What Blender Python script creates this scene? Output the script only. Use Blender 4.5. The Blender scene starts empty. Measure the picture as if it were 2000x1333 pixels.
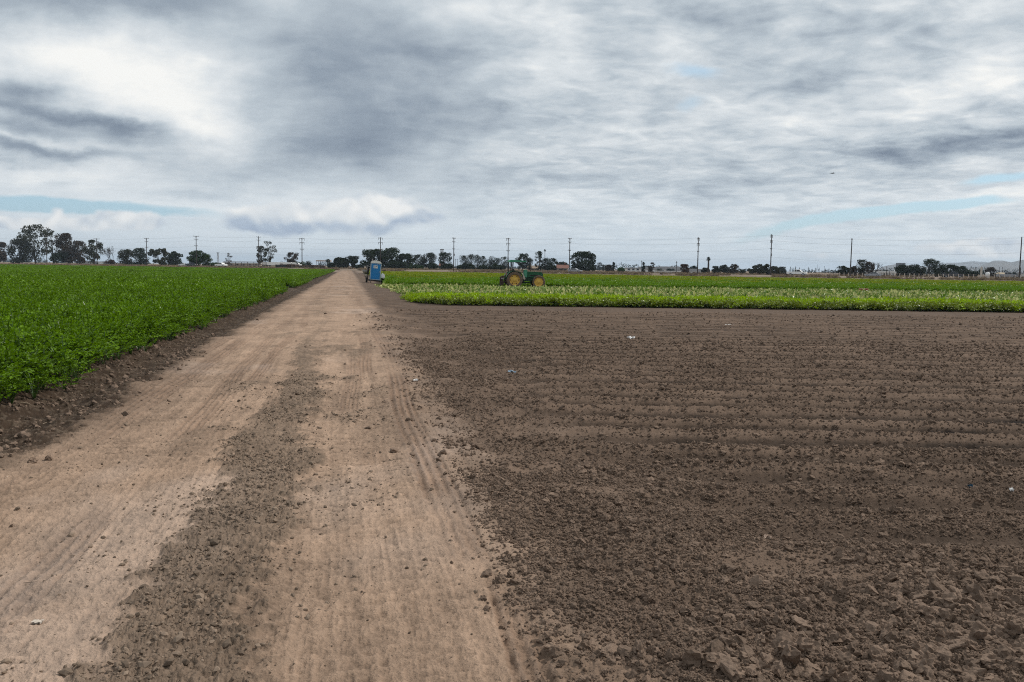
import bpy, bmesh, math, random
import numpy as np
from mathutils import Matrix, Vector
random.seed(7); rng = np.random.default_rng(7)
scene = bpy.context.scene
COL = scene.collection
R = math.radians

# ---------------------------------------------------------------- camera
F, CX, CY = 1750.0, 1000.0, 666.5            # focal length and centre in photo pixels (2000 wide)
CAM_H, PITCH, ROLL = 1.7, math.atan(142.7/1750), R(0.74)
cam_d = bpy.data.cameras.new('camera'); cam = bpy.data.objects.new('camera', cam_d); COL.objects.link(cam)
cam_d.sensor_width = 36; cam_d.sensor_fit = 'HORIZONTAL'; cam_d.lens = 36*F/2000
cam_d.clip_start = 0.05; cam_d.clip_end = 40000
CM = Matrix.Translation((0, 0, CAM_H)) @ Matrix.Rotation(R(90)-PITCH, 4, 'X') @ Matrix.Rotation(ROLL, 4, 'Z')
cam.matrix_world = CM; scene.camera = cam
CR = CM.to_3x3()

def ray(px, py):
    return CR @ Vector(((px-CX)/F, -(py-CY)/F, -1.0))
def P(px, py, D):                            # the point that stands D metres ahead in this direction
    d = ray(px, py); return Vector((d.x*D/d.y, D, CAM_H + d.z*D/d.y))

# ---------------------------------------------------------------- exposure
scene.view_settings.view_transform = 'Standard'; scene.view_settings.look = 'None'
scene.view_settings.exposure = 0.1; scene.view_settings.gamma = 1.0
scene.render.engine = 'CYCLES'
scene.cycles.use_denoising = False; scene.cycles.filter_width = 1.1; scene.cycles.denoiser = 'OPENIMAGEDENOISE'; scene.cycles.denoising_prefilter = 'ACCURATE'
scene.cycles.max_bounces = 5; scene.cycles.diffuse_bounces = 2; scene.cycles.glossy_bounces = 2
scene.cycles.transmission_bounces = 3; scene.cycles.transparent_max_bounces = 4; scene.cycles.volume_bounces = 0

# ---------------------------------------------------------------- sun
SUN_EL, SUN_AZ = 48.0, 62.0                  # azimuth clockwise from +Y: to the right, a little ahead of the camera
sd = bpy.data.lights.new('sun', 'SUN'); sd.energy = 2.8; sd.angle = R(8); sd.color = (1.0, .95, .88)
sun = bpy.data.objects.new('sun', sd); COL.objects.link(sun)
sv = Vector((math.cos(R(SUN_EL))*math.sin(R(SUN_AZ)), math.cos(R(SUN_EL))*math.cos(R(SUN_AZ)), math.sin(R(SUN_EL))))
sun.rotation_euler = sv.to_track_quat('Z', 'Y').to_euler(); sun.location = (0, 0, 60)

# ---------------------------------------------------------------- sky
def lin(r, g, b):
    f = lambda c: c/12.92 if c <= .04045 else ((c+.055)/1.055)**2.4
    return (f(r/255), f(g/255), f(b/255), 1)

class NT:                                    # small helper to write node maths as expressions
    def __init__(s, tree): s.t = tree
    def new(s, typ, **kw):
        n = s.t.nodes.new(typ)
        for k, v in kw.items(): setattr(n, k, v)
        return n
    def put(s, sock, v):
        if isinstance(v, bpy.types.NodeSocket): s.t.links.new(v, sock)
        else: sock.default_value = v
    def m(s, op, a, b=0.0, c=0.0, clamp=False):
        n = s.new('ShaderNodeMath', operation=op, use_clamp=clamp)
        s.put(n.inputs[0], a); s.put(n.inputs[1], b); s.put(n.inputs[2], c); return n.outputs[0]
    def mad(s, a, b, c): return s.m('MULTIPLY_ADD', a, b, c)
    def xyz(s, x, y, z):
        n = s.new('ShaderNodeCombineXYZ')
        for i, v in enumerate((x, y, z)): s.put(n.inputs[i], v)
        return n.outputs[0]
    def noise(s, vec, scale, detail=4.0, rough=.55, dist=0.0):
        n = s.new('ShaderNodeTexNoise'); s.put(n.inputs['Vector'], vec); n.inputs['Scale'].default_value = scale
        n.inputs['Detail'].default_value = detail; n.inputs['Roughness'].default_value = rough; n.inputs['Distortion'].default_value = dist
        return n.outputs[0], n.outputs[1]
    def sstep(s, v, lo, hi, a=0.0, b=1.0):
        n = s.new('ShaderNodeMapRange', interpolation_type='SMOOTHSTEP')
        for i, x in enumerate((v, lo, hi, a, b)): s.put(n.inputs[i], x)
        return n.outputs[0]
    def mix(s, f, a, b, mode='MIX'):
        n = s.new('ShaderNodeMix', data_type='RGBA', blend_type=mode)
        s.put(n.inputs[0], f); s.put(n.inputs[6], a); s.put(n.inputs[7], b); return n.outputs[2]
    def ramp(s, f, stops):
        n = s.new('ShaderNodeValToRGB'); e = n.color_ramp.elements
        while len(e) < len(stops): e.new(.5)
        for i, (p, c) in enumerate(stops): e[i].position = p; e[i].color = c
        s.put(n.inputs[0], f); return n.outputs[0]

world = bpy.data.worlds.new('World'); scene.world = world; world.use_nodes = True
wt = world.node_tree; wt.nodes.clear(); w = NT(wt)
sep = w.new('ShaderNodeSeparateXYZ'); w.put(sep.inputs[0], w.new('ShaderNodeTexCoord').outputs['Generated'])
X, Y, Z = sep.outputs
Yc = w.m('MAXIMUM', Y, .15); U0 = w.m('DIVIDE', X, Yc); V0 = w.m('DIVIDE', Z, Yc)
Zp = w.m('ADD', w.m('MAXIMUM', Z, 0.0), .11)
PX_, PY_ = w.m('DIVIDE', X, Zp), w.m('DIVIDE', Y, Zp)
plane = w.xyz(PX_, PY_, 0.0)                 # a cloud deck seen in perspective
uv = w.xyz(U0, w.m('MULTIPLY', V0, 1.6), 0.0)
_, wc = w.noise(uv, 3.0, 8, .62)
ws = w.new('ShaderNodeSeparateColor'); w.put(ws.inputs[0], wc)
_, wc2 = w.noise(uv, 10.0, 5, .58)
ws2 = w.new('ShaderNodeSeparateColor'); w.put(ws2.inputs[0], wc2)
U = w.mad(w.m('SUBTRACT', ws.outputs[0], .5), .12, w.mad(w.m('SUBTRACT', ws2.outputs[0], .5), .10, U0))
V = w.mad(w.m('SUBTRACT', ws.outputs[1], .5), .040, w.mad(w.m('SUBTRACT', ws2.outputs[1], .5), .042, V0))

def blobs(lst, u, v, acc=0.0):               # soft elliptical patches of cloud, by direction: px, py, rx, ry, tilt, amount
    for px, py, rx, ry, tilt, amp in lst:
        d = ray(px, py); u0, v0 = d.x/d.y, d.z/d.y; rx /= F; ry /= F
        c, s_ = math.cos(R(tilt)), math.sin(R(tilt))
        a = w.mad(u, c/rx, w.mad(v, s_/rx, -(u0*c+v0*s_)/rx))
        b = w.mad(u, -s_/ry, w.mad(v, c/ry, (u0*s_-v0*c)/ry))
        g = w.m('EXPONENT', w.m('MULTIPLY', w.mad(a, a, w.m('MULTIPLY', b, b)), -1.0))
        acc = w.mad(g, amp, acc)
    return acc
SKY_B = [   # brightness changes of the deck
 (180, 2, 320, 36, -2, -.40), (560, 40, 160, 50, 0, .10),
 (250, 120, 170, 52, -10, .30), (60, 100, 130, 40, 0, .20), (390, 225, 140, 70, -25, .27), (210, 180, 120, 34, -10, .14), (120, 345, 240, 26, 0, .24), (330, 395, 260, 22, 0, .20),
 (40, 172, 90, 20, 0, -.42), (110, 216, 190, 13, -8, -.42), (270, 254, 90, 24, -10, -.44), (60, 240, 130, 14, -6, -.30), (100, 286, 150, 15, -5, -.46), (30, 312, 70, 9, 0, -.2), (70, 264, 140, 8, -8, .16), (420, 275, 36, 8, 0, -.14), (130, 355, 60, 9, 0, -.14),
 (690, 175, 180, 140, 0, -.30), (640, 290, 150, 40, 0, -.20), (760, 70, 180, 70, -10, -.19), (590, 80, 110, 60, -20, -.13), (820, 235, 190, 50, 10, -.16), (500, 335, 130, 22, 0, -.20), (400, 372, 120, 13, 0, -.18),
 (900, 20, 80, 30, 0, .16), (1060, 60, 170, 60, 10, .07), (960, 345, 170, 30, 0, -.16), (880, 112, 120, 13, -4, -.16), (920, 205, 90, 14, -4, -.10), (1090, 340, 200, 16, 0, -.10),
 (1180, 130, 130, 50, 15, .10), (1430, 20, 150, 45, 0, -.20), (1620, 95, 200, 50, 8, -.17), (1650, 160, 160, 22, 4, -.12), (1790, 65, 60, 18, 0, -.16), (1560, 30, 50, 40, 0, .12),
 (1935, 150, 100, 42, 10, .30), (1970, 60, 110, 60, 0, .06), (1880, 278, 240, 24, 8, -.40), (1970, 212, 120, 14, 5, -.36), (1750, 300, 150, 14, 3, -.18), (1560, 345, 200, 16, 2, -.10), (1800, 225, 170, 16, 6, .16),
 (1960, 385, 110, 18, 10, .25), (1450, 300, 260, 60, 0, .04), (1540, 215, 160, 26, 0, .08)]
B = blobs(SKY_B, U, V, .655)
n1, _ = w.noise(plane, 1.5, 7, .56, .4); n2, _ = w.noise(plane, 5.2, 5, .54, .5); n3, _ = w.noise(uv, 7.0, 6, .58, .4)
right = w.sstep(U0, -.12, .06, .35, 1.0)
B = w.mad(w.m('MULTIPLY', w.m('SUBTRACT', n1, .5), right), .80, B)
B = w.mad(w.m('MULTIPLY', w.m('SUBTRACT', n2, .5), right), .72, B)
n4, _ = w.noise(plane, 13.0, 5, .55, .5)
B = w.mad(w.m('MULTIPLY', w.m('SUBTRACT', n4, .5), right), .24, B)
n5, _ = w.noise(uv, 19.0, 5, .58, .3)
B = w.mad(w.m('SUBTRACT', n3, .5), .52, w.mad(w.m('SUBTRACT', n5, .5), .15, B))
cloud = w.ramp(B, [(0.0, lin(104, 117, 135)), (.28, lin(143, 155, 168)), (.55, lin(183, 193, 201)), (.8, lin(218, 223, 226)), (1.0, lin(243, 243, 240))])
# thin blue-white air near the horizon
low = w.sstep(V0, .012, .12, .68, 0.0)
cloud = w.mix(low, cloud, lin(219, 229, 235))
# gaps of blue
M = blobs([(40, 398, 170, 17, -2, .95), (270, 408, 190, 13, -2, .8), (1500, 452, 110, 13, 14, .55), (1640, 424, 130, 14, 8, .75), (1800, 405, 150, 12, 6, .8), (1965, 350, 90, 13, 6, .75), (1905, 396, 90, 9, 4, .5),
           (1362, 140, 55, 22, 0, .45), (1345, 205, 40, 20, 10, .4), (1250, 130, 60, 20, 0, .25)], w.mad(w.m('SUBTRACT', U, U0), .6, U0), w.mad(w.m('SUBTRACT', V, V0), .35, V0))
M = w.mad(w.m('SUBTRACT', n2, .5), .5, M)
M = w.mad(w.m('SUBTRACT', n3, .5), .5, M)
Mb = w.sstep(M, .22, .72, 0.0, .95)
# heaped clouds low over the horizon
iso = w.xyz(U0, V0, .37)
isoU = w.xyz(U0, w.m('ADD', V0, .006), .37)
c1, _ = w.noise(iso, 20.0, 5, .52, .3); c2, _ = w.noise(isoU, 20.0, 5, .52, .3)
s1, _ = w.noise(iso, 20.0, 2.2, .45, .3); s2, _ = w.noise(isoU, 20.0, 2.2, .45, .3)
K = blobs([(735, 404, 110, 32, 0, 1.0), (590, 420, 120, 30, 4, .95), (500, 432, 60, 24, 0, .8), (840, 425, 70, 22, -8, .7), (690, 452, 90, 18, 0, .55),
           (112, 412, 18, 12, 0, .8), (205, 418, 26, 13, 0, .75), (240, 424, 22, 18, 0, .8), (290, 427, 34, 20, 0, .9), (60, 436, 160, 14, 0, .8), (200, 440, 150, 12, 0, .7),
           (1885, 487, 160, 17, 0, .95), (1930, 470, 60, 12, 0, .6), (1590, 500, 34, 10, 0, .8), (1665, 492, 30, 9, 0, .6), (1985, 490, 50, 22, 0, .5), (350, 478, 70, 8, 0, .6), (1280, 395, 70, 10, 4, .2)], U0, V0)
K = w.mad(w.m('SUBTRACT', c1, .5), 1.5, K)
Km = w.sstep(K, .36, .80, 0.0, 1.0)
shade = w.mad(w.m('SUBTRACT', s1, s2), 3.0, blobs([(520, 443, 90, 18, 0, -.55), (640, 448, 90, 16, 0, -.5), (810, 436, 90, 15, 8, -.5), (740, 398, 90, 24, 0, .25), (1880, 500, 200, 9, 0, -.12), (290, 418, 40, 15, 0, .12)], U, V, .74))
heap = w.ramp(shade, [(0.0, lin(138, 154, 180)), (.4, lin(170, 183, 200)), (.7, lin(216, 220, 223)), (1.0, lin(246, 244, 240))])
heap = w.mix(.16, heap, lin(195, 210, 221))
nish = w.new('ShaderNodeTexSky', sky_type='NISHITA', sun_disc=False, sun_elevation=R(SUN_EL), sun_rotation=R(SUN_AZ))
bsky = w.new('ShaderNodeBackground'); w.put(bsky.inputs[0], w.mix(.55, nish.outputs[0], (3.7, 6.5, 8.6, 1))); bsky.inputs[1].default_value = .1
bcl = w.new('ShaderNodeBackground'); w.put(bcl.inputs[0], w.mix(Km, cloud, heap)); bcl.inputs[1].default_value = 1.0
mixs = w.new('ShaderNodeMixShader')
w.put(mixs.inputs[0], w.m('MULTIPLY', Mb, w.m('SUBTRACT', 1.0, Km))); w.put(mixs.inputs[1], bcl.outputs[0]); w.put(mixs.inputs[2], bsky.outputs[0])
wo = w.new('ShaderNodeOutputWorld'); w.put(wo.inputs[0], mixs.outputs[0])
world.cycles.sampling_method = 'MANUAL'; world.cycles.sample_map_resolution = 512
# ================================================================ helpers for meshes
def tag(o, label=None, cat=None, group=None, kind=None):
    for k, v in (('label', label), ('category', cat), ('group', group), ('kind', kind)):
        if v: o[k] = v
    return o

def link(name, me, parent=None, loc=None):
    o = bpy.data.objects.new(name, me); COL.objects.link(o)
    if parent is not None: o.parent = parent
    if loc is not None: o.location = loc
    return o

def np_mesh(name, co, faces, mat=None, smooth=False, attrs=None, hidden=False):
    """co (n,3); faces (m,k) array or list of such arrays; attrs {name: (n,) or (n,3)}"""
    me = bpy.data.meshes.new(name)
    fs = faces if isinstance(faces, list) else [faces]
    fs = [np.asarray(f, dtype=np.int32) for f in fs if len(f)]
    me.vertices.add(len(co)); me.vertices.foreach_set('co', np.asarray(co, dtype=np.float32).ravel())
    if fs:
        loops = np.concatenate([f.ravel() for f in fs])
        tot = np.concatenate([np.full(len(f), f.shape[1], dtype=np.int32) for f in fs])
        me.loops.add(len(loops)); me.loops.foreach_set('vertex_index', loops)
        me.polygons.add(len(tot)); me.polygons.foreach_set('loop_start', np.concatenate([[0], np.cumsum(tot)[:-1]]).astype(np.int32))
        me.polygons.foreach_set('loop_total', tot)
        me.polygons.foreach_set('use_smooth', np.full(len(tot), smooth, dtype=bool))
    for k, v in (attrs or {}).items():
        v = np.asarray(v)
        if v.ndim == 2:
            a = me.attributes.new(k, 'FLOAT_COLOR', 'POINT'); a.data.foreach_set('color', np.concatenate([v, np.ones((len(v), 1))], 1).astype(np.float32).ravel())
        elif v.dtype.kind == 'i':
            a = me.attributes.new(k, 'INT', 'POINT'); a.data.foreach_set('value', v.astype(np.int32))
        else:
            a = me.attributes.new(k, 'FLOAT', 'POINT'); a.data.foreach_set('value', v.astype(np.float32))
    me.update(); me.validate()
    if mat: me.materials.append(mat)
    return me

def material(name, color=(.5, .5, .5), rough=.7, metal=0.0, vary=0.0, scale=8.0, spec=.3, bump=0.0, attr=None, rnd=0.0, transl=0.0):
    m = bpy.data.materials.new(name); m.use_nodes = True
    t = NT(m.node_tree); bs = m.node_tree.nodes['Principled BSDF']
    bs.inputs['Roughness'].default_value = rough; bs.inputs['Metallic'].default_value = metal; bs.inputs['Specular IOR Level'].default_value = spec
    c = (*color, 1)
    if attr: c = t.new('ShaderNodeAttribute', attribute_name=attr).outputs['Color']
    if vary or bump:
        co = t.new('ShaderNodeTexCoord').outputs['Object']
        nz, _ = t.noise(co, scale, 5, .6)
    if vary:
        f = t.m('MULTIPLY_ADD', t.m('SUBTRACT', nz, .5), vary*2.4, 1.0)
        c = t.mix(1.0, c, t.xyz(f, f, f), 'MULTIPLY')
    if rnd:
        r_ = t.new('ShaderNodeObjectInfo').outputs['Random']
        f = t.m('MULTIPLY_ADD', t.m('SUBTRACT', r_, .5), rnd*2, 1.0)
        c = t.mix(1.0, c, t.xyz(f, f, f), 'MULTIPLY')
    t.put(bs.inputs['Base Color'], c)
    if bump:
        b = t.new('ShaderNodeBump'); b.inputs['Strength'].default_value = bump; b.inputs['Distance'].default_value = .02
        t.put(b.inputs['Height'], nz); t.put(bs.inputs['Normal'], b.outputs[0])
    if transl:
        tr = t.new('ShaderNodeBsdfTranslucent'); t.put(tr.inputs[0], c)
        mx = t.new('ShaderNodeMixShader'); mx.inputs[0].default_value = transl
        t.put(mx.inputs[1], bs.outputs[0]); t.put(mx.inputs[2], tr.outputs[0])
        t.put(m.node_tree.nodes['Material Output'].inputs[0], mx.outputs[0])
    return m

# ================================================================ vectorised noise
def _h(ix, iy, seed):
    n = (ix.astype(np.int64)*374761393 + iy.astype(np.int64)*668265263 + seed*1442695041) & 0xffffffff
    n = ((n ^ (n >> 13))*1274126177) & 0xffffffff
    n = ((n ^ (n >> 15))*2246822519) & 0xffffffff
    return ((n ^ (n >> 16)) & 0xffffff).astype(np.float32)/np.float32(0xffffff)
def vn(x, y, seed=0):
    x0, y0 = np.floor(x), np.floor(y); fx, fy = (x-x0).astype(np.float32), (y-y0).astype(np.float32)
    fx = fx*fx*(3-2*fx); fy = fy*fy*(3-2*fy); ix, iy = x0.astype(np.int32), y0.astype(np.int32)
    a, b, c, d = _h(ix, iy, seed), _h(ix+1, iy, seed), _h(ix, iy+1, seed), _h(ix+1, iy+1, seed)
    return (a+(b-a)*fx) + ((c+(d-c)*fx)-(a+(b-a)*fx))*fy
def fbm(x, y, oct=4, seed=0, gain=.5):
    s, a, tot = 0, 1.0, 0
    for i in range(oct):
        s = s + a*vn(x*2**i + 17.3*i, y*2**i - 9.1*i, seed+i); tot += a; a *= gain
    return s/tot
def domes(x, y, seed):                       # packed rounded crumbs, height 0..1 within cells of size 1
    ix, iy = np.floor(x), np.floor(y); best = np.zeros(x.shape, np.float32)
    for dx in (-1, 0, 1):
        for dy in (-1, 0, 1):
            cx, cy = ix+dx, iy+dy
            px, py = cx + .15+.7*_h(cx, cy, seed), cy + .15+.7*_h(cx, cy, seed+1)
            r = .28 + .5*_h(cx, cy, seed+2)**2
            d2 = ((x-px)**2 + (y-py)**2)/(r*r)
            best = np.maximum(best, r*np.sqrt(np.maximum(0, 1-d2)).astype(np.float32))
    return best
def ss(a, b, x):
    t = np.clip((x-a)/(b-a), 0, 1); return t*t*(3-2*t)

# ================================================================ the lie of the land
RD = np.array((-.1829, 1.0))/math.hypot(.1829, 1.0)      # direction of the dirt road
RN = np.array((RD[1], -RD[0]))                           # to its right
def tt(x, y): return x*RN[0] + y*RN[1]
def sal(x, y): return x*RD[0] + y*RD[1]
PN = np.array((1, 1.99))/math.hypot(1, 1.99)
def pdist(x, y): return x*PN[0] + y*PN[1] - 639/math.hypot(1, 1.99)   # 0 on the line of power poles beyond the paved road
def prow(d, along):                                      # a point: d metres beyond the pole line, along it
    base = PN*(639/math.hypot(1, 1.99) + d); q = np.array((PN[1], -PN[0])); p = base + q*along
    return Vector((p[0], p[1], 0))

def land(x, y):
    """height, colour (albedo), crumb (0..1 how much loose clods) for world x, y arrays"""
    t, s = tt(x, y), sal(x, y); dist = np.maximum(y, 1.0)
    w1 = fbm(x*.45, y*.45, 3, 11)-.5; w2 = fbm(x*2.2, y*2.2, 3, 15)-.5; w3 = fbm(x*7, y*7, 3, 19)-.5; w4 = fbm(x*24, y*24, 3, 23)-.5
    big = fbm(x*.16, y*.16, 3, 27)-.5
    tw = t + w1*.5 + w2*.28 + w3*.10                      # wandering edges
    flat = ss(90, 40, dist)                               # detail fades far off
    # --- zones
    verge = ss(-2.62, -3.05, tw)                           # dark ditch edge beside the celery
    rag2 = fbm(x*5, y*5, 4, 177)-.5
    fieldm = ss(.74, 1.42, t + w1*.20 + w2*.35 + rag2*.40 + w4*.35)                   # tilled soil to the right
    road = (1-verge)*(1-fieldm)
    sfade = ss(34, 12, s)
    gwave = fbm(s*.16, t*.2, 2, 31)
    gl = -1.12 + (gwave-.5)*.7 + .016*s; gr = -.36 - .014*s + (fbm(s*.22, t*.1, 2, 35)-.5)*.5
    rag = (fbm(x*9, y*9, 3, 175)-.5)*.34
    centre = ss(gl-.07, gl+.07, tw+rag)*ss(gr+.16, gr-.10, tw+rag*1.5)*road*(.35+.65*sfade)*ss(.33, .5, fbm(x*1.1, y*.55, 4, 39)+.13*sfade+.05)
    patch = ss(.56, .72, fbm(x*1.6, y*.8, 5, 43))*road*ss(4, 14, s)*.8   # loose dark patches on the road further up
    centre = np.maximum(centre, patch*ss(-2.0, -1.2, tw)*ss(.8, .2, tw))
    # --- road: tyre tracks, pressed dust
    dust = road*(1-centre)
    def tracks(c0, width, n, seed, amp):
        tl = t - c0 - (fbm(s*.12, s*0+seed, 2, seed)-.5)*.35
        m = ss(width, width*.8, np.abs(tl)) * ss(.38, .55, fbm(s*.25, tl*1.2, 3, seed+3))
        ribs = np.sin(tl*n*2*math.pi/(2*width)+.7*np.sin(s*1.3))
        lug = np.sin(s*26 + 3*np.sign(tl))*ss(.5, .9, np.abs(tl)/width)
        return m, m*(ribs*.6+lug*.6)*amp
    z = np.zeros_like(x); rib = np.zeros_like(x); reds = np.zeros_like(x)
    for c0, wd, n, sd_, amp in ((.62, .16, 4, 51, 1.0), (.28, .14, 4, 55, .8), (-.02, .13, 5, 59, .55), (-1.75, .15, 4, 63, .6), (-2.35, .17, 4, 67, .8), (-1.42, .12, 4, 71, .8), (-2.7, .12, 3, 75, .9), (.82, .1, 3, 79, .8)):
        m, r = tracks(c0, wd, n, sd_, amp); rib += r; reds = np.maximum(reds, m*amp)
    near = ss(45, 10, dist)
    z += dust*near*(rib*.014 - .012*reds)
    fine = fbm(x*60, y*60, 2, 161)-.5; lug2 = fbm(t*7, s*30, 2, 165)-.5; comb = fbm(t*40, s*1.6, 3, 169)-.5
    z += dust*(w3*.022 + w4*.022 + fine*.012 + lug2*.012*ss(.45, .6, fbm(t*2.2, s*.3, 2, 171)) + comb*.012*ss(.42, .6, fbm(t*1.6, s*.2, 2, 173)))*near + road*(w1*.05+w2*.02)*flat
    z += dust*(-.025*np.exp(-((t-.1)/.45)**2) - .025*np.exp(-((t+2.0)/.5)**2))*flat
    z += centre*(.012 + .020*domes(x*30, y*30, 81)*near + .016*domes(x*62, y*62, 84)*near + w3*.04 + w4*.02)
    scr = dust*np.exp(-((fbm(x*3.2, y*3.2, 4, 87)-.5)/.012)**2)*ss(.5, .62, fbm(x*.6, y*.6, 2, 88))   # fine drying cracks
    z -= scr*.004*near
    # --- verge: a shallow ditch with tyre-smeared lip, then the celery bed
    vd = np.exp(-((t+3.55)/.42)**2)
    z += verge*(-.10*vd + .10*ss(-3.9, -4.5, t) + w2*.10 + w3*.06 + w4*.03 + .02*domes(x*14, y*14, 91)*near)*np.maximum(flat, .4)
    # --- field: beds across, broken up near the road and near the camera
    head = np.maximum(ss(3.5, 1.7, t + w1*1.8), ss(6.4, 5.2, y + w1*1.6 + .10*x))   # turned headland, no rows
    ph = (y + .018*x + w1*.10)*2*math.pi/1.56
    fr = np.abs((ph/math.pi + w2*.06) % 1 - .5)*2        # 0 in the furrow, 1 on the ridge: two furrows a bed
    deep = .74 + .26*np.sign(np.sin(ph))
    rows = (2*ss(.0, .95, fr)-1)*(.35 + .65*deep) + .12*w3
    stripzone = ss(35.8, 36.4, y - .03*x*0)               # smooth level strip before the green crop
    rowm = fieldm*(1-head)*(1-stripzone)
    z += rowm*(rows*.078*(.9+.5*big) + w2*.02) - fieldm*.05
    z += fieldm*head*(w1*.22 + w2*.12 + (fbm(x*1.1, y*1.1, 3, 95)-.5)*.16)*flat
    smooth = fieldm*ss(.55, .68, fbm(x*.8+.3*y, y*1.3, 4, 99))*np.maximum(head, .35)*(.35+.65*ss(3.4, 5.0, y))  # raked smooth patches without clods
    loose = fieldm*(1-.85*smooth)*(1-stripzone)
    z += loose*near*(.030*domes(x*11, y*11, 103)*(.35+.65*head) + .022*domes(x*23+3, y*23, 106) + .010*domes(x*50, y*50, 109))
    z += fieldm*w3*.025*flat
    # ground falls away to the right of the road by the toilet trailer
    z += -.16*ss(1.6, 3.4, t)*ss(70, 88, y)*ss(125, 105, y)
    # --- colour
    def C(*c): return np.array(c, np.float32)[None, :]
    col = np.zeros((x.size, 3), np.float32)
    n5 = fbm(x*.9, y*.45, 5, 121)-.5; n6 = fbm(x*3.5, y*2.2, 4, 127)-.5
    streak = fbm(t*9 + w1, s*.35, 3, 131)-.5
    cr = C(.315, .218, .154)*(1 + (n5*.55 + n6*.35 + streak*.42*near + comb*.30*near + w2*.25 + w4*.40 + fine*.4*near + lug2*.25*near)[:, None])
    cr = cr*(1-(.30*reds*(.5+.5*near))[:, None]*C(.9, 1.0, 1.05))
    cr = cr + (np.maximum(0, rib)*near*.03)[:, None] + (ss(.6, .75, fbm(x*.5, y*.3, 4, 137))*.05)[:, None]
    cr = cr*(1-.45*scr[:, None])
    pale = ss(.62, .7, fbm(x*1.3, y*1.3, 5, 141))*ss(-2.2, -2.8, t)*ss(7, 4, y)
    cr = cr + pale[:, None]*C(.10, .09, .08)
    cg = C(.150, .110, .080)*(1 + (n6*.6 + w4*.7 + fine*.8)[:, None])
    cv = C(.050, .033, .022)*(1 + (n6*.7 + w3*.7)[:, None]); cv = cv + (ss(.58, .66, w4+.5)*.05)[:, None]*C(1, .8, .6)
    cf = C(.130, .090, .065)*(1 + (n5*.30 + n6*.30 + w4*.35 + big*.2)[:, None])
    cf = cf*(1 - (.36+.34*ss(6, 10, y)+.10*ss(12, 22, y))*rowm*ss(.62 + .3*ss(12, 25, y), -.3, rows + w3*.4)*(1+1.0*w2))[:, None]*(1 + .10*rowm)[:, None]  # furrow shade painted into the soil colour along with damp, higher up the ridges farther off
    cf = cf*(1 + .30*smooth*(1-.5*0))[:, None]
    cf = cf*(1 - .20*stripzone[:, None])
    farr = ss(25, 90, s)[:, None]
    cr = cr*(1-farr*.12) 
    ce = ss(.3, .7, fbm(x*2.5, y*1.4, 4, 151))
    edge = (np.exp(-((tw-.95)/.35)**2)*ce*.6)[:, None]
    wv, wf, wc = verge[:, None], fieldm[:, None], centre[:, None]
    mid = cr*(1-wc*.78) + cg*wc*.78
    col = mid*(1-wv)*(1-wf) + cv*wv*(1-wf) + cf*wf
    col = col*(1-edge) + C(.20, .145, .11)*edge*(1+w4*.4)[:, None]
    vtrans = (ss(-2.3, -2.9, tw)*(1-verge))[:, None]*.55
    col = col*(1-vtrans) + C(.15, .105, .075)*vtrans
    # under the green crops the soil is darker; the bare bank beyond is dry
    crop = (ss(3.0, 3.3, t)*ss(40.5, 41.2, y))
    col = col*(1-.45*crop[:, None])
    dry = ss(-99, -96, pdist(x, y))[:, None]*ss(1.5, 3, np.abs(t))[:, None]
    col = col*(1-dry) + C(.20, .150, .115)*dry*(1+.5*n6)[:, None]
    crumb = np.clip(loose*(.45+.55*head) , 0, 1)
    return z.astype(np.float32), np.clip(col, .01, .9), dict(t=t, s=s, verge=verge, centre=centre, field=fieldm, loose=loose, head=head, rows=rows, smooth=smooth, road=road, dust=dust)

# ================================================================ ground meshes: one perspective-dense sheet, split by what it is
us = np.concatenate([np.linspace(-1.5, -.64, 90, endpoint=False), np.linspace(-.64, .64, 1180), np.linspace(.64, 1.5, 91)[1:]])
ys = [1.6]
while ys[-1] < 60: ys.append(ys[-1]*1.0042 + .0005)
while ys[-1] < 420: ys.append(ys[-1]*1.013)
ys = np.array(ys)
NX, NY = len(us), len(ys)
gx = (us[None, :]*ys[:, None]).ravel(); gy = np.repeat(ys, NX)
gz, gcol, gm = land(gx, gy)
idx = np.arange(NX*NY).reshape(NY, NX)
quads = np.stack([idx[:-1, :-1], idx[:-1, 1:], idx[1:, 1:], idx[1:, :-1]], -1).reshape(-1, 4)
qx, qy = gx[quads].mean(1), gy[quads].mean(1); qt = tt(qx, qy); qd = pdist(qx, qy)
keep = qd < -11
qf = gm['field'][quads].mean(1); qv = gm['verge'][quads].mean(1)
zone = np.where(qf > .5, 1, np.where(qv > .5, 2, 0))
zone = np.where((zone == 1) & (qy > 40.8), 3, zone)
mat_soil = material('soil', attr='col', rough=.95, spec=.12, vary=.20, scale=70, bump=.8)
def zone_mesh(name, zsel):
    f = quads[keep & np.isin(zone, zsel)]
    u_, inv = np.unique(f, return_inverse=True)
    co = np.stack([gx[u_], gy[u_], gz[u_]], 1)
    return np_mesh(name, co, inv.reshape(-1, 4), mat_soil, smooth=True, attrs={'col': gcol[u_]})
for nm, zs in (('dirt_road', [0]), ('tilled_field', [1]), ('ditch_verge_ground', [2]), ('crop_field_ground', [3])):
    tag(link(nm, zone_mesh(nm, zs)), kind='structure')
print('grid', NX, NY, len(quads))

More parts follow.
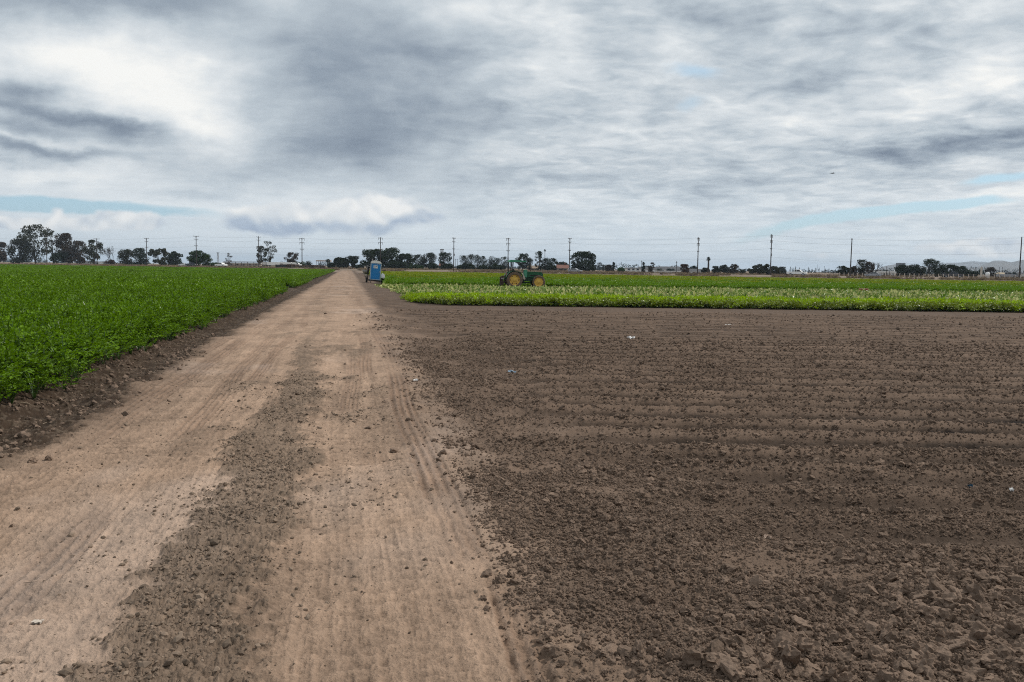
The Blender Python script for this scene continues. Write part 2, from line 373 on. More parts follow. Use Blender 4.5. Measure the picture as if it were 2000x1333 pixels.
# the wide land: drops 0.3 m below the sheet near the camera, carries the paved road's bank, runs on to the horizon
mat_land = material('dry_land', (.20, .150, .105), rough=.95, spec=.1, vary=.35, scale=.05)
mat_bank = material('dry_grass_bank', (.165, .125, .09), rough=.95, spec=.1, vary=.45, scale=.9)
q = np.array((PN[1], -PN[0]))
def band(name, prof, mat, a0=-1500, a1=1500, n=60, jitter=0.0):
    al = np.linspace(a0, a1, n); co = []
    for d, zz in prof:
        for a in al:
            p = prow(d, a); co.append((p.x, p.y, zz + (random.uniform(-jitter, jitter) if jitter else 0)))
    idx = np.arange(len(prof)*n).reshape(len(prof), n)
    f = np.stack([idx[:-1, :-1], idx[:-1, 1:], idx[1:, 1:], idx[1:, :-1]], -1).reshape(-1, 4)
    me = np_mesh(name, np.array(co), f, mat, smooth=True)
    return tag(link(name, me), kind='structure')
band('ground', [(-2500, -.42), (-700, -.40), (-30, -.40), (-12.2, -.1), (-9.5, .30), (-3.0, .30), (-1.2, .48), (3, .52), (300, .55), (1500, .6), (12000, 2)], mat_land, -9000, 9000, 240)
band('dry_grass_bank', [(-20, -.06), (-15.5, .16), (-12.0, .40)], mat_bank, -1500, 1500, 900, .05)
mat_asphalt = material('asphalt', (.26, .225, .20), rough=.9, vary=.12, scale=.5)
band('paved_road', [(-12.0, .404), (-11.0, .44), (-7.5, .46), (-4.0, .44), (-3.0, .41)], mat_asphalt, -1500, 1500, 60)
# ================================================================ scattering what nobody could count
def gn_scatter(name, variants, pos, rot, scl, idx, label=None):
    col = bpy.data.collections.new(name + '_pieces')
    for i, me in enumerate(variants):
        col.objects.link(bpy.data.objects.new('%s_piece_%03d' % (name, i), me))
    scl = np.asarray(scl, np.float32)
    if scl.ndim == 1: scl = np.repeat(scl[:, None], 3, 1)
    me = bpy.data.meshes.new(name); me.vertices.add(len(pos)); me.vertices.foreach_set('co', np.asarray(pos, np.float32).ravel())
    for k, v in (('rot', rot), ('scl', scl)):
        a = me.attributes.new(k, 'FLOAT_VECTOR', 'POINT'); a.data.foreach_set('vector', np.asarray(v, np.float32).ravel())
    a = me.attributes.new('pick', 'INT', 'POINT'); a.data.foreach_set('value', np.asarray(idx, np.int32))
    o = link(name, me); tag(o, kind='stuff')
    g = bpy.data.node_groups.new(name + '_scatter', 'GeometryNodeTree')
    g.interface.new_socket('Geometry', in_out='INPUT', socket_type='NodeSocketGeometry')
    g.interface.new_socket('Geometry', in_out='OUTPUT', socket_type='NodeSocketGeometry')
    N = g.nodes.new; L = g.links.new
    gi, go = N('NodeGroupInput'), N('NodeGroupOutput'); ip = N('GeometryNodeInstanceOnPoints'); ci = N('GeometryNodeCollectionInfo')
    ci.inputs['Collection'].default_value = col; ci.inputs['Separate Children'].default_value = True; ci.inputs['Reset Children'].default_value = True
    ip.inputs['Pick Instance'].default_value = True
    def attr(nm, ty):
        n = N('GeometryNodeInputNamedAttribute'); n.data_type = ty; n.inputs['Name'].default_value = nm
        return [s for s in n.outputs if s.enabled and s.name == 'Attribute'][0]
    e2r = N('FunctionNodeEulerToRotation')
    L(gi.outputs[0], ip.inputs['Points']); L(ci.outputs[0], ip.inputs['Instance']); L(attr('pick', 'INT'), ip.inputs['Instance Index'])
    L(attr('rot', 'FLOAT_VECTOR'), e2r.inputs[0]); L(e2r.outputs[0], ip.inputs['Rotation']); L(attr('scl', 'FLOAT_VECTOR'), ip.inputs['Scale'])
    L(ip.outputs[0], go.inputs[0])
    md = o.modifiers.new('scatter', 'NODES'); md.node_group = g
    return o

# ---------------------------------------------------------------- clods
def ico(sub):
    bm = bmesh.new(); bmesh.ops.create_icosphere(bm, subdivisions=sub, radius=1)
    co = np.array([v.co[:] for v in bm.verts]); f = np.array([[v.index for v in p.verts] for p in bm.faces]); bm.free(); return co, f
def n3(p, seed, sc):
    a = vn(p[:, 0]*sc+50, p[:, 1]*sc+50 + p[:, 2]*sc*.7, seed); b = vn(p[:, 1]*sc+50, p[:, 2]*sc+50 - p[:, 0]*sc*.6, seed+1); c = vn(p[:, 2]*sc+50, p[:, 0]*sc+50 + p[:, 1]*sc*.5, seed+2)
    return (a+b+c)/3-.5
def clod_mesh(name, sub, seed, mat):
    r_ = np.random.default_rng(seed); co, f = ico(sub)
    d = 1 + 1.1*n3(co, seed, .9) + 1.1*n3(co, seed+5, 2.1) + .8*n3(co, seed+9, 4.5) + .7*n3(co, seed+13, 9) + (.55*n3(co, seed+17, 18) if sub > 2 else 0)
    co = co*d[:, None]
    for k in range(4):                                   # broken flat faces
        n = r_.normal(size=3); n /= np.linalg.norm(n); h = r_.uniform(.5, .8); over = np.maximum(co@n - h, 0); co = co - .8*over[:, None]*n
    co = co*np.array([1, r_.uniform(.75, 1), r_.uniform(.72, .98)])
    return np_mesh(name, co, f, mat, smooth=False)
mat_clod = material('soil_clod', (.172, .122, .090), rough=.95, spec=.1, vary=.22, scale=3, bump=.5, rnd=.22)
mat_pebble = material('road_crumb', (.185, .138, .102), rough=.95, spec=.1, vary=.2, scale=3, rnd=.35)
clods_v = [clod_mesh('clod', 3, 200+i, mat_clod) for i in range(8)] + [clod_mesh('crumb', 2, 240+i, mat_clod) for i in range(5)] + [clod_mesh('road_crumb', 1, 260+i, mat_pebble) for i in range(5)]

def place(n, y0, y1, u0, u1, dens):
    """random points in view (a little wider than the frame); kept where dens() > random"""
    y = 1/np.sqrt(rng.uniform(1/y1**2, 1/y0**2, n)) if dens == 'near' else None
    return y
def field_pts(n, y0, y1, xl, xr):
    y = np.sqrt(rng.uniform(y0**2, y1**2, n)); x = rng.uniform(xl, xr, n)*y; return x, y
PT = []   # x, y, radius, variant
def add_clods(n, y0, y1, ul, ur, rfun, keepfun, var):
    x, y = field_pts(n, y0, y1, ul, ur); z, c, g = land(x, y)
    k = rng.uniform(0, 1, n) < keepfun(x, y, g); x, y, z = x[k], y[k], z[k]
    r = rfun(len(x), x, y, {a: b[k] for a, b in g.items()})
    big = r*875/y > .35; x, y, z, r = x[big], y[big], z[big], r[big]
    PT.append((x, y, z, r, rng.integers(var[0], var[1], len(x))))
def clump(x, y, sc, seed, lo=.42, hi=.62): return ss(lo, hi, fbm(x*sc, y*sc, 3, seed))
ridge = lambda g: np.clip(.38 + .55*g['rows'], .03, .9)
pos_key = lambda x, y, x0, y0, rx, ry: np.exp(-((x-x0)/rx)**2-((y-y0)/ry)**2)
# heaps of coarse clods towards the lower right corner, as along the bottom edge
def coarse(x, y): return np.clip(1.2*pos_key(x, y, 2.6, 3.8, 1.7, .6) + 1.2*pos_key(x, y, 2.6, 4.7, .8, .5) + .9*pos_key(x, y, 1.25, 3.7, .6, .35) + .6*pos_key(x, y, .95, 5.2, .5, .35) + .35*pos_key(x, y, 1.0, 7.0, .9, .6), 0, 1)
add_clods(150000, 2.6, 9, -.16, 1.15, lambda n, x, y, g: np.clip(rng.lognormal(math.log(.0125), .55, n), .005, .05)*(.75+.45*coarse(x, y)),
          lambda x, y, g: g['field']*(1-.9*g['smooth'])*(g['head']+(1-g['head'])*ridge(g))*np.clip(.14 + .55*clump(x, y, 1.6, 301)+.7*coarse(x, y), 0, 1), (0, 8))
add_clods(310000, 2.6, 7.5, -.16, 1.15, lambda n, x, y, g: rng.lognormal(math.log(.006), .35, n),
          lambda x, y, g: g['field']*(1-.8*g['smooth'])*(g['head']+(1-g['head'])*ridge(g))*(.25+.75*clump(x, y, 2.2, 305)), (8, 13))
add_clods(170000, 7, 22, -.18, .90, lambda n, x, y, g: np.clip(rng.lognormal(math.log(.0125), .45, n), .005, .06),
          lambda x, y, g: g['field']*(1-.85*g['smooth'])*(g['head']*(.15+.6*clump(x, y, .9, 309)) + (1-g['head'])*ridge(g)**1.6*.8), (0, 8))
add_clods(90000, 18, 36, -.20, .70, lambda n, x, y, g: np.clip(rng.lognormal(math.log(.018), .35, n), .009, .05),
          lambda x, y, g: g['field']*(g['head']*.35*clump(x, y, .6, 313, .5, .7) + (1-g['head'])*ridge(g)**1.5*.32), (8, 13))
add_clods(180000, 6.5, 18, -.18, .90, lambda n, x, y, g: rng.lognormal(math.log(.0085), .3, n),
          lambda x, y, g: g['field']*(1-.7*g['smooth'])*(.25+.55*clump(x, y, 1.7, 343))*(g['head']+(1-g['head'])*.9*ridge(g)**1.5), (8, 13))
# crumbs on the road's loose middle and at its edge
add_clods(190000, 2.6, 14, -.95, .1, lambda n, x, y, g: np.clip(rng.lognormal(math.log(.0060), .55, n), .0025, .028),
          lambda x, y, g: np.clip(g['centre']*(.25+.9*clump(x, y, 2.6, 317))*(1-.5*ss(6, 14, y)) + (.022 + .16*ss(-1.9, -1.0, g['t'])*ss(.5, -.3, g['t'])*clump(x, y, 3.0, 337, .45, .65))*g['dust'], 0, 1), (13, 18))
add_clods(36000, 2.6, 22, -1.0, -.1, lambda n, x, y, g: np.clip(rng.lognormal(math.log(.017), .5, n), .006, .06),
          lambda x, y, g: g['verge']*ss(-4.3, -3.9, g['t'])*(.12+.5*clump(x, y, 1.8, 321)), (8, 13))
add_clods(9000, 8, 34, -.3, .2, lambda n, x, y, g: np.clip(rng.lognormal(math.log(.022), .5, n), .008, .09),
          lambda x, y, g: np.clip(np.exp(-((g['t']-.95)/.4)**2)*.5*clump(x, y, .7, 325) + .03*g['centre'] + .004*g['dust'], 0, 1), (8, 13))
cx, cy, cz, cr_, ci_ = (np.concatenate([p[i] for p in PT]) for i in range(5))
print('clods', len(cx))
gn_scatter('soil_clods', clods_v, np.stack([cx, cy, cz + cr_*.12], 1), np.stack([rng.uniform(-.5, .5, len(cx)), rng.uniform(-.5, .5, len(cx)), rng.uniform(0, 6.28, len(cx))], 1), cr_, ci_)

# ---------------------------------------------------------------- green crops
def leaflet_rows(P0, D, U, L, Wd, fold=.25, lobed=True):
    """arrays of leaflets: base P0 (n,3), direction D, up U, length L, width Wd -> verts, faces"""
    S = np.cross(D, U); n = len(P0)
    prof = [(0, 0, 0), (.22, .34, 1), (.42, .26, .8), (.60, .46, 1), (.76, .22, .7)] if lobed else [(0, 0, 0), (.45, .5, 1)]
    pts = [P0]
    for sgn in (1, -1):
        for a, b, h in prof[1:]:
            pts.append(P0 + D*(L*a)[:, None] + S*(Wd*b*sgn)[:, None] + U*(fold*Wd*b*h)[:, None])
    pts.append(P0 + D*L[:, None] - U*(.12*L)[:, None])
    k = len(prof)-1; m = 2*k+2
    co = np.stack(pts, 1).reshape(-1, 3); b = (np.arange(n)*m)[:, None]
    f1 = np.array([[0] + list(range(1, k+1)) + [m-1]]); f2 = np.array([[0, m-1] + list(range(2*k, k, -1))])
    return co, b+f1, b+f2
def norm(a): return a/np.maximum(np.linalg.norm(a, axis=1, keepdims=True), 1e-9)
def plant_mesh(name, seed, mats, npet, nl, h, spread, lsize, lobed, stalk=True):
    r_ = np.random.default_rng(seed); P0, D, L = [], [], []; sco, sf = [], []
    for k in range(npet):
        phi = r_.uniform(0, 6.28); tilt = r_.uniform(.03, 1.0)**.8*spread; ln = h*r_.uniform(.72, 1.08)*(1+.12*tilt)
        path = []
        for a in np.linspace(0, 1, 5):
            th = tilt*(.35+.9*a); path.append((math.sin(th)*math.cos(phi)*ln*a, math.sin(th)*math.sin(phi)*ln*a, math.cos(th*.9)*ln*a))
        path = np.array(path)
        if stalk:
            b = len(sco); side = np.array((-math.sin(phi), math.cos(phi), 0))*.007
            for q_ in path: sco += [q_-side, q_+side]
            for a in range(4): sf.append((b+2*a, b+2*a+1, b+2*a+3, b+2*a+2))
        for j in range(nl):
            a = 1 - .40*(j/max(1, nl-1))**1.2; i = min(3, int(a*4)); p = path[i] + (path[i+1]-path[i])*(a*4-i)
            ax = path[i+1]-path[i]; ax /= np.linalg.norm(ax); sgn = 1 if j % 2 else -1
            side = np.cross(ax, (0, 0, 1)) + 1e-6; side /= np.linalg.norm(side)
            d = ax*(.7 if j else 1.2) + side*sgn*(0 if j == 0 else .8) + r_.normal(0, .35, 3) + np.array((0, 0, -.1))
            P0.append(p); D.append(d); L.append(lsize*r_.uniform(.7, 1.25))
    P0, D, L = np.array(P0), norm(np.array(D)), np.array(L)
    up = norm(np.array((0, 0, 1.0)) + r_.normal(0, .35, D.shape)); up = norm(up - D*(up*D).sum(1, keepdims=True))
    co, f1, f2 = leaflet_rows(P0, D, up, L, L*r_.uniform(.8, 1.1, len(L)), lobed=lobed)
    fs = [f1, f2]
    nleaf = len(f1)+len(f2)
    if sco: fs.append(np.array(sf)+len(co)); co = np.concatenate([co, np.array(sco)])
    me = np_mesh(name, co, fs, mats[0], smooth=False)
    if sco:
        me.materials.append(mats[1]); mi = np.zeros(len(me.polygons), np.int32); mi[nleaf:] = 1; me.polygons.foreach_set('material_index', mi)
    return me
def tile_mesh(name, seed, mat, size, n, h, lsize, rough=.06):
    r_ = np.random.default_rng(seed); P0 = np.stack([r_.uniform(-size/2, size/2, n), r_.uniform(-size/2, size/2, n), np.zeros(n)], 1)
    P0[:, 2] = h*(.90 + .16*(vn(P0[:, 0]*2.2+9, P0[:, 1]*2.2+9, seed)-.5)) - np.abs(r_.normal(0, rough, n))
    low = r_.uniform(0, 1, n) < .25; P0[low, 2] *= r_.uniform(.3, .95, low.sum())
    D = norm(np.stack([r_.normal(size=n), r_.normal(size=n), r_.normal(0, .35, n)], 1)); up = norm(np.array((0, 0, 1.0)) + r_.normal(0, .38, (n, 3))); up = norm(up - D*(up*D).sum(1, keepdims=True))
    L = lsize*r_.uniform(.6, 1.3, n); co, f1, f2 = leaflet_rows(P0, D, up, L, L*.9, lobed=False)
    return np_mesh(name, co, [f1, f2], mat)
def leaf_mat(name, c, rnd=.22, spec=.4, rough=.38, tr=.22): return material(name, c, rough=rough, spec=spec, vary=.30, scale=9, rnd=rnd, transl=tr)
m_leaf = leaf_mat('celery_leaf', (.115, .215, .004), spec=.12, tr=.32); m_stalk = leaf_mat('celery_stalk', (.06, .12, .02), .2)
m_lime = leaf_mat('young_celery_leaf', (.27, .40, .004), .25, .12, tr=.35); m_lime_stalk = leaf_mat('young_stalk', (.12, .14, .04), .2)
m_far = leaf_mat('far_celery_leaf', (.205, .255, .002), .12, .1, tr=.35)
m_pale = leaf_mat('cut_celery_stalk', (.50, .50, .20), .35, .3, .5); m_cut = leaf_mat('cut_celery_leaf', (.15, .24, .03), .3)
m_straw = material('straw', (.22, .17, .12), rough=.8, rnd=.4, vary=.2)

P_L0 = [plant_mesh('celery_plant', 400+i, (m_leaf, m_stalk), 17, 9, .58, .95, .062, True) for i in range(6)]
P_L1 = [plant_mesh('celery_plant', 420+i, (m_leaf, m_stalk), 13, 8, .58, .95, .090, False) for i in range(5)]
P_T = [tile_mesh('celery_tile', 440+i, m_leaf, 2.0, 900, .58, .13) for i in range(4)]
def crop_points(dx, dy, x0, x1, y0, y1, jit):
    gx_, gy_ = np.meshgrid(np.arange(x0, x1, dx), np.arange(y0, y1, dy)); x, y = gx_.ravel(), gy_.ravel()
    return x + rng.uniform(-jit, jit, x.size)*dx, y + rng.uniform(-jit, jit, x.size)*dy
def inview(x, y, m=.12): return (x > (-.58-m)*y-2.5) & (x < (.58+m)*y+2.5)
def gap(x, y): return np.abs((10*(x+13) + 28*(y-61))/29.73) < 3.6
def spread_crop(name, variants, sets, hvar=.12):
    """sets: (x, y, first variant, last variant, scale)"""
    pos, rot, scl, pick = [], [], [], []
    for x, y, a, b, s_ in sets:
        z, _, _ = land(x, y); n = len(x)
        pos.append(np.stack([x, y, z-.02], 1)); rot.append(np.stack([rng.uniform(-.08, .08, n), rng.uniform(-.08, .08, n), rng.uniform(0, 6.28, n)], 1))
        k = s_*rng.uniform(1-hvar, 1+hvar, n)*(1 + .34*(fbm(x*.5, y*.5, 3, 501)-.5)); scl.append(np.stack([k, k, k], 1)); pick.append(rng.integers(a, b, n))
    print(name, sum(len(p) for p in pos))
    return gn_scatter(name, variants, np.concatenate(pos), np.concatenate(rot), np.concatenate(scl), np.concatenate(pick))
# left field
def leftok(x, y):
    t = tt(x, y); wob = (fbm(x*1.3, y*1.3, 2, 503)-.5)*.35
    return (t < -4.12 + wob) & inview(x, y) & (pdist(x, y) < -80) & ~gap(x, y)
x, y = crop_points(.30, .30, -36, 0, 3.0, 38, .45); k = leftok(x, y); A = (x[k], y[k], 0, 6, 1.0)
x, y = crop_points(.36, .36, -70, 0, 38, 92, .45); k = leftok(x, y); Bc = (x[k], y[k], 6, 11, 1.0)
x, y = crop_points(1.75, 1.75, -240, 0, 92, 420, .3); k = leftok(x, y) & (tt(x, y) < -5.2); Cc = (x[k], y[k], 11, 15, 1.0)
x, y = crop_points(.45, .45, -110, 0, 92, 330, .45); k = leftok(x, y) & (tt(x, y) > -6.4); Dc = (x[k], y[k], 6, 11, 1.0)
x, y = crop_points(.24, .24, -36, 0, 4.0, 90, .5); te = tt(x, y) - (fbm(x*1.3, y*1.3, 2, 503)-.5)*.35; k = (te > -4.35) & (te < -3.92) & inview(x, y) & ~gap(x, y) & (rng.uniform(0, 1, len(x)) < .75); Ec = (x[k], y[k], 0, 6, .62)
spread_crop('celery_crop', P_L0 + P_L1 + P_T, [A, Bc, Cc, Dc, Ec])
# right: low bright strip, stubble of the harvested strip, tall crop behind it
m_olive = leaf_mat('olive_celery_leaf', (.16, .21, .010), .3, .3, tr=.25)
Y_L2 = [plant_mesh('young_celery_olive', 470+i, (m_olive, m_stalk), 13, 6, .36, 1.1, .085, False) for i in range(4)]
Y_L1 = [plant_mesh('young_celery', 460+i, (m_lime, m_lime_stalk), 13, 6, .36, 1.15, .085, False) for i in range(5)]
x, y = crop_points(.24, .24, -8, 36, 41.0, 50.6, .45); wob = (fbm(x*.7, y*.7, 3, 507)-.5)*.9
k = inview(x, y) & (tt(x, y) > 3.15 + wob + .09*(50-y)*0) & (y > 41.25 + wob*.55) & (y < 49.0 + wob) & ~((tt(x, y) < 4.2) & (y < 42.5))
x, y = x[k], y[k]; ol = rng.uniform(0, 1, len(x)) < ss(45.5, 42.2, y + (fbm(x*.5, y*.8, 3, 541)-.5)*3)*.9
spread_crop('young_celery_strip', Y_L1 + Y_L2, [(x[~ol], y[~ol], 0, 5, .84), (x[ol], y[ol], 5, 9, .84)], .3)
H_V = []
for i in range(6):                                       # trimmed stalks and leaves lying about
    r_ = np.random.default_rng(480+i); n = 46
    P0 = np.stack([r_.normal(0, .22, n), r_.normal(0, .22, n), r_.uniform(.01, .16, n)], 1)
    D = norm(np.stack([r_.normal(size=n), r_.normal(size=n), r_.normal(.25, .6, n)], 1)); up = norm(np.array((0, -.25, 1.0)) + r_.normal(0, .5, (n, 3))); up = norm(up - D*(up*D).sum(1, keepdims=True))
    L = r_.uniform(.09, .26, n); co, f1, f2 = leaflet_rows(P0, D, up, L, L*np.where(np.arange(n) % 3 == 0, .28, .7), lobed=False)
    me = np_mesh('cut_celery', co, [f1, f2], m_pale); me.materials.append(m_cut)
    mi = (r_.uniform(0, 1, n) < .50).astype(np.int32); me.polygons.foreach_set('material_index', np.concatenate([mi, mi])); H_V.append(me)
x, y = crop_points(.42, .42, -16, 52, 49.0, 83.0, .5); rowgap = np.sin(y*2*math.pi/4.1 + .05*x)
k = inview(x, y) & (tt(x, y) > 3.3 + (fbm(x*.4, y*.4, 3, 511)-.5)*2) & (fbm(x*.5, y*.9, 3, 515) + .14*rowgap > .45)
x2, y2 = crop_points(.9, .9, -16, 52, 51, 83.0, .5); k2 = inview(x2, y2) & (tt(x2, y2) > 3.6) & (fbm(x2*.45, y2*.7, 3, 519) > .535) 
clear = lambda x, y: ~((np.abs(x - 1.4) < 3.2) & (y > 74.5) & (y < 83.2) & (rng.uniform(0, 1, x.size) < .85))
k &= clear(x, y); k2 &= clear(x2, y2)
spread_crop('harvested_celery_stubble', H_V + P_L1, [(x[k], y[k], 0, 6, .95), (x2[k2], y2[k2], 6, 11, .55)], .3)
m_far1 = leaf_mat('mid_celery_leaf', (.125, .235, .004), .15, .1, tr=.3)
F_L1 = [plant_mesh('far_celery', 520+i, (m_far1, m_stalk), 12, 5, .50, .9, .13, False) for i in range(4)]
F_T = [tile_mesh('far_celery_tile', 540+i, m_far, 2.0, 520, .50, .16) for i in range(4)] + [tile_mesh('mid_celery_tile', 550+i, m_far1, 2.0, 520, .50, .16) for i in range(3)]
x, y = crop_points(.36, .36, -24, 74, 83.2, 96, .45); k = inview(x, y) & (tt(x, y) > 3.6 + (fbm(x*.4, y*.4, 2, 523)-.5)*.8) & (y > 83.4 + (fbm(x*.3, y*.3, 2, 525)-.5)*.8)
x2, y2 = crop_points(1.75, 1.75, -50, 190, 96, 300, .3); k2 = inview(x2, y2) & (tt(x2, y2) > 4.4) & (pdist(x2, y2) < -99); fr_ = rng.uniform(0, 1, len(x2)) < ss(100, 145, y2)
spread_crop('mature_celery_crop', F_L1 + F_T, [(x[k], y[k], 0, 4, 1.0), (x2[k2 & fr_], y2[k2 & fr_], 4, 8, 1.0), (x2[k2 & ~fr_], y2[k2 & ~fr_], 8, 11, 1.0)], .06)
# straw and dead stalks in the ditch
def stick_mesh(name, seed, mat):
    r_ = np.random.default_rng(seed); pts = [np.zeros(3)]; d = norm(np.array([[1.0, 0, .05]]))[0]
    for i in range(5): d = d + r_.normal(0, .22, 3)*np.array((1, 1, .4)); d /= np.linalg.norm(d); pts.append(pts[-1]+d*.2)
    co, f = [], []
    for p, rr in zip(pts, (.012, .014, .013, .011, .009, .006)):
        for a in range(4): co.append(p + np.array((0, math.cos(a*1.57)*rr, math.sin(a*1.57)*rr)))
    for i in range(5):
        for a in range(4): f.append((i*4+a, i*4+(a+1) % 4, (i+1)*4+(a+1) % 4, (i+1)*4+a))
    return np_mesh(name, np.array(co), np.array(f), mat)
S_V = [stick_mesh('straw', 560+i, m_straw) for i in range(5)]
x, y = field_pts(14000, 4, 40, -.75, -.1); z, _, g = land(x, y); k = (g['verge'] > .5) & (g['t'] > -4.5) & (rng.uniform(0, 1, len(x)) < .25*clump(x, y, 1.1, 531, .35, .6) + .02)
x, y, z = x[k], y[k], z[k]; n = len(x); ln = rng.lognormal(math.log(.09), .5, n)
gn_scatter('straw_litter', S_V, np.stack([x, y, z+.012], 1), np.stack([rng.uniform(-.1, .1, n), rng.uniform(-.25, .1, n), rng.uniform(0, 6.28, n)], 1), ln, rng.integers(0, 5, n))
# ================================================================ building blocks
class MB:                                    # gathers shapes into ONE mesh
    def __init__(s): s.v = []; s.f = []; s.g = []
    def add(s, co, fs):
        s.g.append((len(s.v), len(s.f))); b = len(s.v); s.v += [tuple(c) for c in co]; s.f += [tuple(i+b for i in f) for f in fs]; return s
    def each(s, name, mat, parent=None):     # every added shape a mesh of its own
        out = []
        for a, (v0, f0) in enumerate(s.g):
            v1, f1 = s.g[a+1] if a+1 < len(s.g) else (len(s.v), len(s.f))
            m = MB(); m.v = s.v[v0:v1]; m.f = [tuple(i-v0 for i in f) for f in s.f[f0:f1]]; out.append(m.build(name, mat, parent))
        return out
    def box(s, x0, x1, y0, y1, z0, z1, ch=0.0):
        if ch <= 0:
            co = [(x, y, z) for z in (z0, z1) for x, y in ((x0, y0), (x1, y0), (x1, y1), (x0, y1))]
            return s.add(co, [(3, 2, 1, 0), (4, 5, 6, 7), (0, 1, 5, 4), (1, 2, 6, 5), (2, 3, 7, 6), (3, 0, 4, 7)])
        return s.prism([(x0+ch, z0), (x1-ch, z0), (x1, z0+ch), (x1, z1-ch), (x1-ch, z1), (x0+ch, z1), (x0, z1-ch), (x0, z0+ch)], y0, y1)
    def prism(s, out, y0, y1, inset=0.0):    # outline in x-z, extruded along y
        n = len(out); cx = sum(p[0] for p in out)/n; cz = sum(p[1] for p in out)/n
        sc = lambda p, k: (cx+(p[0]-cx)*k, cz+(p[1]-cz)*k)
        co = [(p[0], y0, p[1]) for p in out] + [(p[0], y1, p[1]) for p in out]
        return s.add(co, [tuple(range(n-1, -1, -1))[::-1], tuple(range(2*n-1, n-1, -1))] + [(i+n, (i+1) % n+n, (i+1) % n, i) for i in range(n)])
    def tube(s, pts, r, n=6, r1=None):
        pts = [Vector(p) for p in pts]; rings = []
        for i, p in enumerate(pts):
            d = (pts[min(i+1, len(pts)-1)]-pts[max(i-1, 0)]).normalized()
            a = d.cross(Vector((0, 0, 1)) if abs(d.z) < .9 else Vector((1, 0, 0))).normalized(); b = d.cross(a)
            rr = r if r1 is None else r + (r1-r)*i/(len(pts)-1)
            rings += [p + (a*math.cos(k*2*math.pi/n) + b*math.sin(k*2*math.pi/n))*rr for k in range(n)]
        m = len(pts); fs = [(i*n+k, i*n+(k+1) % n, (i+1)*n+(k+1) % n, (i+1)*n+k) for i in range(m-1) for k in range(n)]
        return s.add(rings, fs + [tuple(range(n-1, -1, -1)), tuple(range((m-1)*n, m*n))])
    def lathe(s, prof, c=(0, 0, 0), n=32, axis='y', ang=None):   # profile (radius, offset along the axis)
        co = []
        for r, a in prof:
            for k in range(n):
                t = k*2*math.pi/n; u, v = r*math.cos(t), r*math.sin(t)
                co.append((c[0]+u, c[1]+a, c[2]+v) if axis == 'y' else (c[0]+u, c[1]+v, c[2]+a))
        m = len(prof)
        return s.add(co, [(i*n+k, i*n+(k+1) % n, (i+1)*n+(k+1) % n, (i+1)*n+k) for i in range(m-1) for k in range(n)])
    def build(s, name, mat, parent=None, smooth=False, bevel=0.0):
        bm = bmesh.new(); vs = [bm.verts.new(v) for v in s.v]
        for f in s.f:
            try: bm.faces.new([vs[i] for i in f])
            except ValueError: pass
        bmesh.ops.recalc_face_normals(bm, faces=bm.faces[:])
        if bevel: bmesh.ops.bevel(bm, geom=[e for e in bm.edges if len(e.link_faces) == 2 and e.calc_face_angle() > .6], offset=bevel, segments=2, affect='EDGES', clamp_overlap=True)
        me = bpy.data.meshes.new(name); bm.to_mesh(me); bm.free(); me.materials.append(mat)
        if smooth: me.polygons.foreach_set('use_smooth', [True]*len(me.polygons))
        return link(name, me, parent)
def thing(name, label, cat, loc, rz=0.0, group=None, rx=0.0, ry=0.0):
    o = bpy.data.objects.new(name, None); COL.objects.link(o); o.location = loc; o.rotation_euler = (rx, ry, rz); o.empty_display_size = .2
    return tag(o, label, cat, group)
def copy_tree(o, parent=None):
    c = o.copy(); COL.objects.link(c); c.parent = parent
    for ch in list(o.children): copy_tree(ch, c)
    return c
def zl(x, y):
    z, _, _ = land(np.array([x], float), np.array([y], float)); return float(z[0])
def on_ground(px, py):                       # where this direction meets the ground near the camera
    d = ray(px, py); t = -CAM_H/d.z; x, y = d.x*t, d.y*t
    for _ in range(3):
        t = (zl(x, y)-CAM_H)/d.z; x, y = d.x*t, d.y*t
    return Vector((x, y, zl(x, y)))
def far(px, dist, z=.5):                     # at this bearing, dist metres beyond the pole line
    d = ray(px, 525); u = d.x/d.y; D = (639 + 2.2271*dist)/(1.99+u); return Vector((u*D, D, z))
def top_z(px, py, D): return P(px, py, D).z
M = lambda n, c, **k: material(n, c, **k)
green = M('tractor_green_paint', (.010, .085, .034), rough=.5, vary=.15, scale=5); dgreen = M('grimy_green_metal', (.012, .045, .02), rough=.7, vary=.3)
yellow = M('yellow_rim_paint', (.66, .42, .08), rough=.55, vary=.22, scale=9); dusty = M('dusty_tyre', (.15, .105, .072), rough=.95, vary=.3, scale=6)
rubber = M('rubber', (.022, .019, .017), rough=.9, vary=.3); black = M('black_metal', (.014, .013, .013), rough=.6); canopyg = M('faded_green_canopy', (.07, .27, .17), rough=.6, vary=.12)
beige = M('beige_tank', (.48, .42, .34), rough=.6, vary=.2); steel = M('dull_steel', (.26, .25, .24), rough=.55, metal=.3, vary=.2); white = M('white_paint', (.78, .78, .76), rough=.45, vary=.06)
blue = M('blue_plastic', (.010, .19, .46), rough=.45, vary=.14, scale=2.5); pale = M('pale_blue_frame', (.40, .48, .54), rough=.5); roofw = M('white_plastic_roof', (.78, .75, .70), rough=.5)
rust = M('rusty_brown', (.075, .045, .034), rough=.9, vary=.5, scale=1.2); glass = M('dark_glass', (.02, .025, .03), rough=.1, spec=.6); pole_w = M('creosoted_wood', (.040, .031, .026), rough=.9, vary=.3, scale=2)
greyp = M('grey_plastic', (.22, .21, .20), rough=.6); silver = M('silver_paint', (.30, .31, .33), rough=.3, metal=.4); darkcar = M('dark_grey_paint', (.05, .055, .065), rough=.3); red = M('faded_red', (.40, .10, .08), rough=.7, vary=.2)
